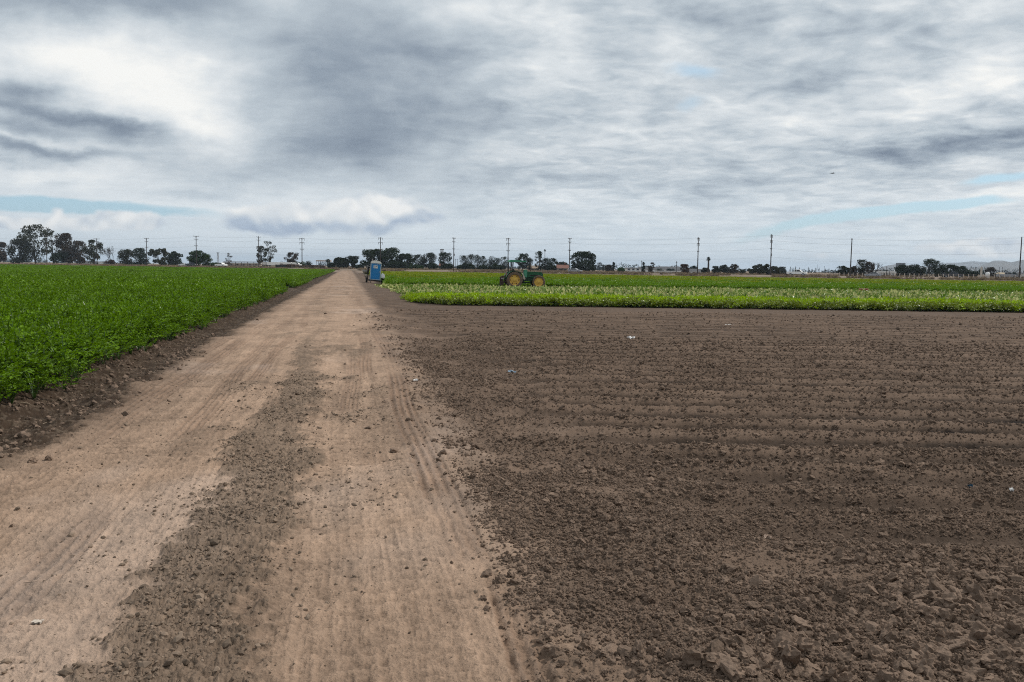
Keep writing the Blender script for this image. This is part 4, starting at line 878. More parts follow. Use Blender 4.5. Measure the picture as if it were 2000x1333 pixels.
TL = [ # name, label, px, ytop, width px, metres beyond the pole line, kind, leaf
 (E, 'dark eucalyptus cut off by the left edge of the photo', -10, 472, 48, 40, 'spread', 'brown'),
 (TR_, 'bushy olive brown tree under the left side of the tall airy eucalyptus', 38, 466, 44, 26, 'spread', 'olive'),
 (E, 'tallest airy eucalyptus with open crown, in the group at the far left', 70, 436, 62, 34, 'airy', 'olive'),
 (E, 'slender sparse tree just right of the tallest airy eucalyptus', 105, 450, 24, 46, 'thin', 'olive'),
 (BU, 'dense dark bush below the brown trees, right of the tallest airy eucalyptus', 112, 481, 34, 22, 'bush', 'dark'),
 (E, 'broad reddish brown tree with forked trunk in the left group', 134, 455, 58, 30, 'spread', 'brown'),
 (E, 'middling brown tree between the forked brown tree and the pole', 156, 470, 30, 36, 'spread', 'brown'),
 (E, 'loose brown green tree around the power pole left of the bare tree', 184, 468, 38, 26, 'airy', 'olive'),
 (TR_, 'leafless grey tree with upright branches in the left tree group', 220, 478, 40, 24, 'bare', 'olive'),
 (BU, 'low red brown brush at the foot of the leafless grey tree', 218, 506, 22, 18, 'bush', 'rust'),
 (TR_, 'dense olive round tree, left one of a touching pair', 249, 487, 27, 20, 'round', 'olive'),
 (TR_, 'dense dark round tree, right one of a touching pair beside a pole', 275, 484, 25, 20, 'round', 'dark'),
 (E, 'open brownish tree between the pair of round trees and the dark domed tree', 312, 485, 42, 26, 'airy', 'olive'),
 (TR_, 'very dark smooth domed tree left of the mid green round tree', 342, 491, 29, 40, 'round', 'dark'),
 (TR_, 'wide mid green round tree with a power pole behind it', 385, 489, 38, 6, 'round', 'mid'),
 (TR_, 'small green tree touching the right side of the mid green round tree', 403, 496, 18, 14, 'round', 'mid'),
 (BU, 'low dark green bush right of the mid green round tree', 420, 512, 30, 10, 'bush', 'mid'),
 (TR_, 'small bare topped brown tree left of the white truck', 446, 494, 15, 40, 'thin', 'brown'),
 (E, 'wispy eucalyptus with leaning trunk behind the pole at the white truck', 513, 480, 26, 60, 'airy', 'olive'),
 (E, 'wispy taller eucalyptus with two bare stems behind the white truck', 527, 470, 26, 62, 'thin', 'olive'),
 (TR_, 'brownish loose tree behind the nose of the white truck', 570, 493, 28, 90, 'airy', 'brown'),
 (BU, 'low green bush between the white truck and the pole behind the crates', 585, 508, 26, 70, 'bush', 'mid'),
 (BU, 'small upright bush right of the pole behind the crates', 602, 505, 14, 70, 'bush', 'dark'),
 (TR_, 'low dark tree left of the end of the dirt road', 661, 503, 40, 20, 'round', 'pine'),
 (TR_, 'dark tree with ragged crown at the end of the dirt road', 688, 500, 30, 22, 'spread', 'pine'),
 (BU, 'low dark hedge bush at the end of the dirt road beside the toilet', 706, 515, 36, 16, 'bush', 'dark'),
 ('pine_tree', 'broad dark pine directly behind the blue toilet', 728, 487, 40, 22, 'round', 'pine'),
 ('pine_tree', 'taller dark pine with leaning top right of the toilet pole', 762, 483, 40, 24, 'round', 'pine'),
 ('pine_tree', 'shorter dark pine right of the tall pine by the toilet', 790, 495, 38, 26, 'round', 'pine'),
 (BU, 'green low bush in front of the shorter pine', 812, 515, 30, 14, 'bush', 'mid'),
 (E, 'grey green eucalyptus left of its taller twin near the lattice tower', 818, 497, 26, 44, 'spread', 'grey'),
 (E, 'grey green eucalyptus with ragged top left of the lattice tower', 838, 493, 28, 48, 'spread', 'grey'),
 (BU, 'dark hedge between the grey eucalyptuses and the red roofed shed', 846, 512, 30, 26, 'bush', 'dark'),
 (E, 'eucalyptus with flat tufted top between the lattice tower and a pole', 869, 492, 28, 40, 'airy', 'dark'),
 (E, 'first tree from the left in the eucalyptus row', 907, 498, 19, 40, 'tall', 'dark'),
 (E, 'second tree from the left, tallest in the eucalyptus row', 920, 496, 18, 42, 'tall', 'dark'),
 (E, 'third tree from the left in the eucalyptus row', 932, 497, 16, 40, 'tall', 'dark'),
 (E, 'fourth tree from the left in the eucalyptus row', 944, 500, 17, 42, 'tall', 'dark'),
 (E, 'fifth tree from the left in the eucalyptus row', 958, 500, 17, 40, 'tall', 'grey'),
 (E, 'sixth tree from the left in the eucalyptus row', 972, 504, 18, 42, 'tall', 'dark'),
 (E, 'rightmost tree in the eucalyptus row, touching the pole behind the tractor', 986, 501, 16, 40, 'tall', 'dark'),
 (BU, 'long dark hedge under the left half of the eucalyptus row', 910, 514, 56, 30, 'bush', 'dark'),
 (BU, 'long dark hedge under the right half of the eucalyptus row', 957, 515, 60, 30, 'bush', 'dark'),
 (BU, 'long dark hedge under the pines right of the blue toilet', 772, 511, 60, 18, 'bush', 'dark'),
 (BU, 'dark low hedge under the flat tufted eucalyptus by the lattice tower', 876, 515, 34, 30, 'bush', 'dark'),
 (BU, 'dark hedge behind the red roofed house and the pointed green tree', 1072, 514, 40, 40, 'bush', 'dark'),
 (E, 'dark tree with tufted top rising above the tractor canopy', 1020, 495, 30, 36, 'airy', 'dark'),
 (E, 'dark tree right of the tufted one behind the tractor hood', 1034, 502, 16, 36, 'tall', 'dark'),
 (E, 'tall ragged dark tree right of the tractor', 1053, 490, 20, 34, 'airy', 'dark'),
 (E, 'dark tree between the ragged tree and the pointed green tree', 1066, 503, 16, 34, 'tall', 'dark'),
 (TR_, 'pointed green tree left of the red roofed house', 1077, 504, 17, 32, 'round', 'pine'),
 ('palm_tree', 'very thin tall palm above the trees right of the tractor', 1064, 487, 5, 160, 'thinpalm', 'dark'),
 (TR_, 'grey tree behind the red roofed house', 1096, 511, 26, 90, 'round', 'grey'),
 (TR_, 'big rounded dark tree beside the pole and the silver car', 1140, 491, 40, 30, 'round', 'dark'),
 (E, 'lower ragged tree on the left flank of the big rounded tree', 1122, 498, 20, 28, 'airy', 'dark'),
 (BU, 'dark bush at the right foot of the big rounded tree', 1156, 515, 12, 26, 'bush', 'dark'),
 (E, 'grey slender tree, first of three right of the big rounded tree', 1162, 517, 7, 260, 'tall', 'grey'),
 (E, 'grey slender tree, tallest of three right of the big rounded tree', 1171, 512, 10, 260, 'tall', 'grey'),
 (E, 'grey slender tree, last of three right of the big rounded tree', 1178, 517, 8, 260, 'tall', 'grey'),
 (TR_, 'small clipped tree with reddish foot left of the cypress', 1190, 517, 15, 60, 'round', 'brown'),
 ('cypress_tree', 'narrow dark cypress beside the small clipped tree', 1198.5, 512, 5.5, 60, 'tall', 'dark'),
 (BU, 'bright green low bush left of the white buildings', 1215, 521, 24, 12, 'bush', 'bright'),
 (TR_, 'dark blob topped tree beside a thin lamp post', 1257, 512, 7, 90, 'tall', 'dark'),
 (TR_, 'ragged brown tree in front of the white buildings', 1272, 513, 13, 50, 'airy', 'brown'),
 (BU, 'dark bush before the white buildings right of the ragged brown tree', 1286, 522, 12, 60, 'bush', 'dark'),
 (BU, 'low dark shrubs before the long white building', 1308, 524, 18, 90, 'bush', 'blue'),
 (TR_, 'small brown orange tree left of the pole with the palm', 1337, 516, 14, 24, 'round', 'rust'),
 (TR_, 'dark distant tree left of the pole with the palm', 1355, 519, 14, 120, 'round', 'blue'),
 ('palm_tree', 'short thick palm right of a power pole', 1383, 501.5, 9, 30, 'palm', 'dark'),
 (TR_, 'dark tree at the foot of the thick palm', 1378, 523, 16, 40, 'round', 'grey'),
 (TR_, 'grey brown round tree right of the thick palm', 1399, 520, 20, 36, 'round', 'grey'),
 (TR_, 'grey brown tree in the middle of the clump right of the palm', 1417, 517, 20, 40, 'round', 'grey'),
 (TR_, 'brownish tree with uneven top in the clump right of the palm', 1433, 516, 18, 38, 'round', 'brown'),
 (BU, 'low bush at the right end of the clump right of the palm', 1451, 523, 18, 28, 'bush', 'grey'),
 (TR_, 'wide low green brown tree left of the tallest pole', 1483, 515.5, 40, 26, 'round', 'olive'),
 (TR_, 'lower brown green tree just right of the tallest pole', 1512, 520, 26, 26, 'round', 'olive'),
 (BU, 'dry brown bush right behind the tailgate of the white pickup', 1537, 534, 14, 4, 'bush', 'rust'),
 (TR_, 'dark tree with pale trunk behind the dry brown bush', 1528, 521, 14, 120, 'round', 'grey'),
 (TR_, 'dark round tree left of the leaning pole', 1645, 519, 17, 20, 'round', 'dark'),
 (TR_, 'dark bush shaped tree touching the leaning pole from the left', 1655, 523, 14, 20, 'round', 'dark'),
 (TR_, 'reddish dark tree right of the leaning pole', 1667.5, 520, 12, 22, 'round', 'brown'),
 (TR_, 'olive tree, greener half of a pair right of the leaning pole', 1684, 507, 22, 26, 'spread', 'olive'),
 (TR_, 'brown dry tree, right half of a pair near the hills', 1697, 511, 18, 26, 'round', 'brown'),
 (TR_, 'bare twiggy tree sticking out right of the brown dry tree', 1706, 507, 14, 28, 'bare', 'olive'),
 (TR_, 'dark dense tree at the left end of the clump before the hills', 1766, 517, 30, 30, 'round', 'pine'),
 (TR_, 'dark round tree left of the tallest tree before the hills', 1791, 516, 26, 32, 'round', 'dark'),
 ('pine_tree', 'tallest dark pine in the clump before the hills', 1815, 505, 24, 30, 'tall', 'pine'),
 ('pine_tree', 'second dark pine joined to the right of the tallest before the hills', 1829, 509, 20, 30, 'round', 'pine'),
 (TR_, 'dark uneven tree right of the two pines before the hills', 1853, 517, 28, 32, 'round', 'pine'),
 (TR_, 'low dark tree in the right part of the clump before the hills', 1876, 520, 26, 34, 'round', 'pine'),
 (BU, 'long low dark hedge under the hills', 1903, 527, 40, 36, 'bush', 'dark'),
 (TR_, 'brown speckled round tree alone before the hills', 1937, 522, 19, 28, 'round', 'brown'),
 (BU, 'dark blue green bush near the right edge', 1982, 529, 14, 70, 'bush', 'blue'),
]
for a in TL: tree(*a[:8])
for px, ty, wd in ((1528, 522, 6), (1544, 521, 8), (1549, 523, 6), (1554, 520, 7), (1561.5, 522, 5), (1579.5, 521, 7), (1586, 525, 7), (1593, 523, 7), (1600, 523, 8), (1612, 525, 6), (1619, 524.5, 6), (1632, 526, 6)):
    tree('conifer', 'small bluish conifer in the distant row behind the white pickup', px, ty, wd, 420, 'conifer', 'blue', 'distant row of conifers', cat='conifer')
# far-off woods that read as one mass
r_ = np.random.default_rng(77); cs, rs = [], []
for a in np.arange(-1500, 700, 4.0):
    for dd in (520, 800):
        w_ = fbm(np.array([a*.011]), np.array([dd*.013]), 3, 601)[0]
        if w_ > .42:
            p = prow(dd + r_.uniform(-60, 60), a*(1+dd/900)); h = 2+(w_-.40)*22*r_.uniform(.6, 1.1); cs.append((p.x, p.y, h*.42)); rs.append(h*.6)
co, f1, f2 = leaves(r_, 90000, np.array(cs), np.array(rs), 1.0); co[:, 2] = np.maximum(co[:, 2], .4)
tag(link('distant_woods', np_mesh('distant_woods', co, [f1, f2], LM['blue'])), kind='stuff')

# ================================================================ buildings, trucks and yards beyond the road
def local(px0, px1, D_or_dist, ytop, rz=None, is_dist=True):
    g = far((px0+px1)/2, D_or_dist); return g, (px1-px0)*g.y/F, top_z((px0+px1)/2, ytop, g.y)-.5
def flat_building(label, px0, px1, dist, ytop, wall, roofm, depth=8, nwin=0, doors=0, roofh=.5, cat='building', name='warehouse'):
    g, W, H = local(px0, px1, dist, ytop); t = thing(name, label, cat, g); h = W/2
    MB().box(-h, h, 0, depth, -.4, H-roofh).build('wall', wall, t)
    MB().box(-h-.15, h+.15, -.25, depth+.15, H-roofh, H).build('roof', roofm, t)
    for k in range(doors):
        x = -h + W*(k+.5)/doors; MB().box(x-W*.22/doors*1.2, x+W*.22/doors*1.2, -.06, .04, 0, min(H-roofh-.3, 3.2)).build('door', glass if k % 2 else greyp, t)
    for k in range(nwin):
        x = -h + W*(k+.5)/nwin; f = MB().box(x-.55, x+.55, -.05, .03, (H-roofh)*.5, (H-roofh)*.5+.9).build('window', glass, t)
    return t
def gable(label, px0, px1, dist, ytop, wall, roofm, depth=8, name='house', rz=0.0):
    g, W, H = local(px0, px1, dist, ytop); t = thing(name, label, 'house', g, rz); h = W/2; e = H*.5
    MB().box(-h, h, 0, depth, -.4, e).build('wall', wall, t)
    o = MB(); o.add([(-h-.3, -.4, e), (h+.3, -.4, e), (h+.3, depth/2, H), (-h-.3, depth/2, H), (-h-.3, depth+.4, e), (h+.3, depth+.4, e)], [(0, 1, 2, 3), (3, 2, 5, 4), (0, 3, 4), (1, 5, 2), (0, 4, 5, 1)]); rf = o.build('roof', roofm, t)
    MB().box(h*.3, h*.3+.6, depth*.5-.3, depth*.5+.3, H-.4, H+.7).build('chimney', brick, rf)
    for x in (-.55, .45): MB().box(x*h-.5, x*h+.5, -.05, .03, e*.3, e*.8).build('window', glass, t)
    MB().box(-.1*h-.45, -.1*h+.45, -.06, .02, -.1, min(2.1, e*.9)).build('door', rust, t)
    return t
gable('beige house seen through the gap over the tractor hood', 1031, 1052, 40, 519, plaster, M('tan_roof', (.26, .20, .15), rough=.9, vary=.2))
gable('house with red brick coloured roof left of the pole beside the silver car', 1089, 1110, 36, 517.5, plaster, brick)
gable('low white house left of the tractor canopy', 974, 986, 50, 522, whitew, tinroof)
gable('small red roofed shed under the tufted eucalyptus left of a pole', 858, 868, 60, 514.5, brick, brick, 5, 'shed')
gable('small white cottage under the big rounded tree', 1142, 1153, 44, 524, whitew, tinroof, 6)
flat_building('white low warehouse right of the bright green bush', 1224, 1250, 130, 523, whitew, tinroof, nwin=3)
flat_building('long white warehouse with grey roof behind the ragged brown tree', 1251, 1300, 170, 521.5, whitew, tinroof, doors=4, roofh=1.4)
flat_building('long low white shed left of the pole with the palm', 1283, 1338, 60, 529.5, whitew, whitew, 6, doors=3, name='shed', roofh=.3)
flat_building('grey roofed hall above the long low white shed', 1296, 1334, 260, 521, tinroof, tinroof, 20, roofh=2.0, doors=3)
flat_building('white packing shed under the pole with the palm', 1341, 1381, 80, 525.5, whitew, tinroof, doors=4, roofh=1.0, name='shed')
flat_building('white warehouse just right of the bare twiggy tree', 1703, 1722, 150, 528, whitew, tinroof, doors=2)
flat_building('wide white warehouse left of the conveyor tower', 1719, 1748, 110, 530, whitew, whitew, doors=5, roofh=.6)
flat_building('white building between the pole at the right edge and the hills', 1984, 2012, 120, 533, whitew, tinroof, doors=2)
flat_building('hazy grey block under the wispy eucalyptus', 475, 502, 420, 513.5, tinroof, tinroof, doors=3)
flat_building('long pale wall behind the rail fence on the left', 434, 506, 90, 513.5, M('beige_wall', (.40, .34, .28), rough=.9, vary=.2, scale=.3), whitew, 6, nwin=6, name='long_shed')
flat_building('low white shed far left behind the brown trees', 160, 215, 260, 511, whitew, tinroof, doors=3, name='shed')
g, W, H = local(1757, 1768, 240, 514); t = thing('conveyor_tower', 'grey elevator tower with white slanting conveyor left of the hills', 'tower', g)
MB().box(-W/2, W/2, 0, 5, H-3.6, H).build('head_house', M('grey_cladding', (.15, .17, .20), rough=.7), t)
o = MB()
for x in (-W*.4, W*.4):
    for y_ in (.5, 4.5): o.tube([(x, y_, -.3), (x, y_, H-3.5)], .18, 5)
o.build('leg_frame', steel, t); o = MB(); o.prism([(-W*1.7, 0), (-W*1.25, 0), (W*.1, H-1.5), (-W*.3, H-1.2)], 1.2, 3.2); o.build('conveyor', whitew, t)
# white truck with box trailer
g = far(540, 46, .5); D = g.y; L_ = 57*D/F; H = top_z(540, 512.5, D)-.5; t = thing('semi_trailer_truck', 'long white box trailer truck parked behind the brown crates', 'truck', g)
MB().box(-L_/2, L_/2, 0, 2.6, 1.05, H).build('box_trailer', white, t, bevel=.05)
o = MB(); x0 = L_/2+.25; o.prism([(x0, .6), (x0+4.4, .6), (x0+4.5, 1.5), (x0+3.4, 1.75), (x0+3.0, 2.3), (x0+2.0, H-.25), (x0+.4, H-.05), (x0, H-.05)], .1, 2.5); cab = o.build('cab', white, t, bevel=.06)
MB().prism([(x0+2.35, 1.75), (x0+3.15, 1.75), (x0+2.9, 2.25), (x0+2.35, 2.4)], .06, .10).build('cab_window', glass, cab)
for x in (-L_*.42, -L_*.34, L_*.40, L_*.48, x0+3.5): MB().lathe([(.001, -.16), (.5, -.16), (.52, 0), (.5, .16), (.001, .16)], c=(x, .25, .5), n=20).build('wheel', rubber, t)
MB().box(L_*.12, L_*.22, -.03, .01, 1.15, 1.9).build('side_panel', greyp, t); MB().box(-L_/2, L_/2, .3, 2.3, .85, 1.04).build('trailer_bed', black, t)
MB().box(-L_/2-.03, -L_/2+.35, -.02, .02, 1.1, H-.1).build('rear_post', plaster, t)
# brown field bins in a row along the road's far side
proto = None; n = 0
for px in np.arange(541.5, 631, 7.4):
    g = far(px, 4 + .2*math.sin(px), .5); dark = px < 560
    hh = top_z(px, 516.8 + .5*math.sin(px*.7) + (1.5 if px > 585 else 0), g.y)-.5; w_ = 7.0*g.y/F
    t = thing('storage_crate', None, 'crate', g, R(random.uniform(-3, 3)), 'brown crates along the far side of the paved road')
    t['label'] = ['dark tarp covered crate at the left end of the crate row before the white truck', 'dark tarp covered crate, second from the left end of the crate row', 'dark tarp covered crate, third from the left end of the crate row'][n] if n < 3 else ('brown slatted crate at the right end of the crate row' if px > 624 else 'brown slatted crate in the middle of the row left of the dirt road')
    MB().box(-w_/2, w_/2, 0, 2.0, .12, hh-.1).build('crate_box', black if n < 3 else rust, t)
    MB().box(-w_/2-.06, w_/2+.06, -.06, 2.06, hh-.1, hh).build('lid', M('lid_board', (.17, .115, .085), rough=.9, vary=.3) if n % 2 else wood, t)
    for x in (-w_*.46, w_*.46): MB().box(x-.07, x+.07, -.09, -.004, .0, hh-.12).build('corner_post', pole_w, t)
    if n > 2:
        o = MB()
        for k in range(4): o.box(-w_*.40, w_*.40, -.05, -.004, .25+k*(hh-.4)/4, .25+(k+.72)*(hh-.4)/4)
        o.build('slat_panel', wood if n % 3 else rust, t)
    n += 1
# rail fence left of the truck
def rail_fence(name, label, p0, p1, n, h, rails, mat_p, mat_r, pr=.06, rr=.04):
    t = thing(name, label, 'fence', p0); d = p1-p0
    for i in range(n):
        MB().tube([d*(i/(n-1)) + Vector((0, 0, -.2)), d*(i/(n-1)) + Vector((0, 0, h))], pr, 5).build('post', mat_p, t)
    for z in rails: MB().tube([Vector((0, 0, z)), d*.5 + Vector((0, 0, z)), d + Vector((0, 0, z))], rr, 5).build('rail', mat_r, t)
    return t
rail_fence('rail_fence', 'long brown rail fence before the pale wall, left of the white truck', far(437, 8), far(520, 8), 8, 2.4, (.7, 1.3, 1.9, 2.35), pole_w, wood, .13, .10)
rail_fence('stake_fence', 'long fence of short white stakes along the road on the right', far(1588, 2.2), far(2015, 2.2), 46, 1.1, (.55, .95), M('white_stake', (.50, .43, .37), rough=.9), wood, .10, .025)
# canopy shelter, masts, towers, lamps
g, W, H = local(617, 643, 60, 508.8); t = thing('canopy_shelter', 'flat roofed open shelter on thin posts left of the end of the dirt road', 'shelter', g)
MB().box(-W/2, W/2, 0, 6, H-.55, H).build('roof', M('canopy_sheet', (.42, .33, .27), rough=.8), t)
for x in (-.48, -.16, .18, .48):
    for y_ in (.2, 5.8): MB().tube([(x*W, y_, -.3), (x*W, y_, H-.5)], .11, 5).build('post', pole_w, t)
def lattice(label, px, ytop, dist, w0, w1, head=True):
    g = far(px, dist); H = top_z(px, ytop, g.y)-.5; t = thing('lattice_tower', label, 'tower', g, .4); o = MB(); n = 7
    L4 = lambda f: [((w0+(w1-w0)*f)*a, (w0+(w1-w0)*f)*b, H*.94*f) for a, b in ((-1, -1), (1, -1), (1, 1), (-1, 1))]
    for k in range(4): o.tube([L4(0)[k], L4(1)[k]], .10, 4)
    for i in range(n):
        a, b = L4(i/n), L4((i+1)/n)
        for k in range(4): o.tube([a[k], b[(k+1) % 4]], .05, 4); o.tube([b[k], b[(k+1) % 4]], .05, 4)
    o.build('lattice_frame', steel, t)
    MB().box(-.9, .9, -.5, .5, H*.93, H*.97).tube([(0, 0, H*.95), (0, 0, H)], .08, 5).build('tower_head', black, t)
lattice('thin lattice tower with small dark head left of a power pole', 863, 486, 120, 1.2, .5); lattice('short lattice mast beyond the left field near the green bush', 426, 493, 200, .8, .3)
for px, ty, dist, lb in ((315, 493.5, 40, 'thin lamp post with a small head left of the dark domed tree'), (300, 505, 160, 'faint lamp post between the open brownish tree and a pole'), (1253, 509, 70, 'thin grey utility pole at the white warehouses'), (1321, 510.5, 40, 'thin utility pole before the grey roofed hall'),
                         (889.5, 506, 150, 'left post of a faint pair right of a power pole'), (893.5, 506, 150, 'right post of a faint pair right of a power pole'), (1732, 520, 60, 'short dark pole before the wide white warehouse'), (1738, 524, 90, 'shorter dark pole right beside the short one at the white warehouse'),
                         (1896, 521, 200, 'faint pole under the hills, left of two'), (1905, 522, 220, 'faint pole under the hills, right of two'), (1952, 522, 240, 'left of two faint poles right of the brown speckled tree'), (1958, 522, 260, 'right of two faint poles right of the brown speckled tree'), (1993.5, 523, 8, 'thin light pole beside the bare topped pole at the right edge'), (1596, 517, 380, 'faint pole rising above the row of conifers'), (1610, 520, 400, 'second faint pole right of the one over the conifers')):
    g = far(px, dist); H = top_z(px, ty, g.y)-.5; t = thing('utility_pole', lb, 'utility pole', g, rzp, 'thin poles in the distance')
    MB().tube([(0, 0, -.3), (0, 0, H)], .13, 6, .08).build('pole', pole_w, t); MB().box(-.9, .9, -.06, .06, H-.6, H-.45).build('crossarm', pole_w, t)
# ---------------------------------------------------------------- vehicles
def car(name, label, cat, px, dist, paint, kind, rz, z=.46, L=4.6):
    g = far(px, dist, z); t = thing(name, label, cat, g, rz); h = .86 if kind == 'sedan' else .95; wr = .33 if kind == 'sedan' else .40
    if kind == 'sedan':
        body = [(-2.25, .34), (2.2, .32), (2.3, .55), (2.22, .74), (1.05, .92), (-1.5, .98), (-2.2, .92), (-2.3, .62)]; cabn = [(-1.75, .965), (1.0, .925), (.30, 1.40), (-.15, 1.45), (-.95, 1.42)]
        wins = [[(-1.35, 1.0), (-.42, .99), (-.42, 1.36), (-.92, 1.36)], [(-.34, .99), (.72, .97), (.20, 1.34), (-.34, 1.36)]]; ax = (-1.35, 1.4)
    else:
        body = [(-2.85, .52), (2.7, .48), (2.86, .62), (2.86, 1.02), (2.72, 1.14), (1.35, 1.22), (-2.86, 1.22), (-2.92, .8)]; cabn = [(-.72, 1.215), (1.5, 1.21), (.85, 1.78), (.55, 1.86), (-.45, 1.86), (-.62, 1.78)]
        wins = [[(-.55, 1.27), (-.10, 1.27), (-.10, 1.74), (-.50, 1.74)], [(.0, 1.27), (1.25, 1.27), (.80, 1.72), (.0, 1.74)]]; ax = (-1.75, 1.85)
    b = MB().prism(body, -h, h).build('body', paint, t, bevel=.06)
    c = MB().prism(cabn, -h+.09, h-.09).build('cabin', paint, t, bevel=.05)
    for w_ in wins:
        for s_ in (-1, 1): MB().prism(w_, s_*(h-.09)-.012, s_*(h-.09)+.012).build('window', glass, c)
    if kind == 'pickup':
        MB().box(-2.75, -.85, -h+.12, h-.12, 1.222, 1.235).build('cargo_bed', black, b); MB().tube([(-2.4, 0, 1.22), (-2.4, 0, 1.42), (-2.1, 0, 1.44)], .06, 5).build('bed_fitting', steel, t)
    x1 = 2.30 if kind == 'sedan' else 2.865
    for s_ in (-.62, .62): MB().box(x1-.03, x1+.012, s_-.15, s_+.15, .66 if kind == 'sedan' else .86, .78 if kind == 'sedan' else 1.02).build('headlight', roofw, t)
    MB().box(x1-.12, x1+.05, -h+.05, h-.05, .40, .52).build('bumper', black if paint is not white else steel, t)
    for x in ax:
        for s_ in (-1, 1):
            w_ = MB().lathe([(.001, -.10), (wr*.9, -.11), (wr, -.06), (wr, .06), (wr*.9, .11), (.001, .10)], c=(x, s_*(h-.06), wr), n=20).build('wheel', rubber, t, smooth=False)
            MB().lathe([(wr*.6, .112*s_), (wr*.5, .125*s_), (.001, .125*s_)], c=(x, s_*(h-.06), wr), n=14).build('hub_cap', silver, w_)
    return t
rr = math.atan2(q[1], q[0])
car('pickup_truck', 'white pickup truck driving along the paved road', 'pickup truck', 1557, -8.5, white, 'pickup', rr)
car('car', 'silver sedan on the paved road by the big rounded tree', 'car', 1123.5, -8.2, silver, 'sedan', rr)
car('car', 'small pale car on the road at the foot of the brown dry tree', 'car', 1705, -6.0, silver, 'sedan', rr+math.pi)
car('pickup_truck', 'dark grey pickup parked behind the white stakes before the clump of pines', 'pickup truck', 1862, 9, darkcar, 'pickup', rr, .5)
car('pickup_truck', 'grey pickup near the right edge behind the white stakes', 'pickup truck', 1968, 8, silver, 'pickup', rr, .5)
car('car', 'white car left of the dark flatbed beyond the left field', 'car', 358, 3, white, 'sedan', rr+math.pi, .5)
car('pickup_truck', 'white pickup parked left of the rail fence', 'pickup truck', 432, 3, white, 'pickup', rr, .5)
car('pickup_truck', 'dark flatbed between two white vehicles under the mid green round tree', 'pickup truck', 374, 2, darkcar, 'pickup', rr, .5)
g, W, H = local(1945, 1966, 70, 532); t = thing('earth_mound', 'pale tan heap of earth right of the brown speckled tree', 'mound', g); co, f = ico(3); co = co*(1+.5*n3(co, 5, 2))[:, None]*np.array((W/2, 4, H)); co[:, 2] = np.maximum(co[:, 2], -.3)
link('heap', np_mesh('heap', co, f, M('tan_earth', (.42, .34, .24), rough=.95, vary=.15), smooth=True), t)
g = far(1929.5, 14); t = thing('water_tank', 'small white upright tank left of the brown speckled tree', 'tank', g); MB().lathe([(.001, 0), (.6, 0), (.6, 1.5), (.45, 1.7), (.001, 1.75)], n=16, axis='z').build('tank_shell', white, t, smooth=True); MB().tube([(0, 0, 1.7), (0, 0, 1.95)], .15, 8).build('lid', greyp, t)
g = far(1917, 20); t = thing('pump_post', 'pale concrete standpipe before the low hedge under the hills', 'standpipe', g); MB().tube([(0, 0, -.3), (0, 0, 3.4)], .35, 8, .28).build('pipe', plaster, t); MB().box(-.5, .5, -.5, .5, 0, .4).build('base', plaster, t)
# red crate in the harvested strip
p = P(1687, 566, 78.5); t = thing('field_crate', 'faded red plastic crate lying in the harvested strip', 'crate', (p.x, 78.5, zl(p.x, 78.5)+.02), .2)
o = MB(); o.box(-.32, .32, -.2, .2, .02, .05)
for s_ in (-1, 1): o.box(-.32, .32, s_*.2-.015, s_*.2+.015, .05, .36); o.box(s_*.32-.015, s_*.32+.015, -.185, .185, .05, .36)
o.build('crate_wall', red, t); MB().box(-.36, .36, -.24, .24, .36, .40).build('rim', M('pale_red', (.45, .20, .17), rough=.8), t)
# dry tufts along the bank and beyond the road
D_V = []
mat_tuft = material('dry_grass', (.26, .195, .125), rough=.95, spec=.1, rnd=.35, vary=.25)
for i in range(5):
    r_ = np.random.default_rng(700+i); n_ = 26; P0 = np.stack([r_.normal(0, .16, n_), r_.normal(0, .16, n_), np.zeros(n_)], 1); Dv = norm(np.stack([r_.normal(0, .5, n_), r_.normal(0, .5, n_), np.ones(n_)], 1)); up = norm(np.array((1., 0, 0)) + r_.normal(0, .5, (n_, 3))); up = norm(up-Dv*(up*Dv).sum(1, keepdims=True)); L2 = r_.uniform(.25, .6, n_)
    co, f1, f2 = leaflet_rows(P0, Dv, up, L2, L2*.22, lobed=False); D_V.append(np_mesh('dry_tuft', co, [f1, f2], mat_tuft))
n_ = 15000; al = rng.uniform(-420, 190, n_); dd = np.where(rng.uniform(0, 1, n_) < .45, rng.uniform(-19, -12.3, n_), rng.uniform(-1.0, 34, n_)); b0 = 639/2.2271
x = PN[0]*(b0+dd) + q[0]*al; y = PN[1]*(b0+dd) + q[1]*al; z = np.where(dd < 0, .16 + .24*ss(-15.5, -12, dd), .5); k = (fbm(x*.06, y*.06, 3, 611) > .40) & ~((np.abs(tt(x, y)) < 3.5) & (dd < 0)); x, y, z = x[k], y[k], z[k]
gn_scatter('dry_grass_tufts', D_V, np.stack([x, y, z-.05], 1), np.stack([0*x, 0*x, rng.uniform(0, 6.28, len(x))], 1), rng.uniform(.5, 1.5, len(x)), rng.integers(0, 5, len(x)))

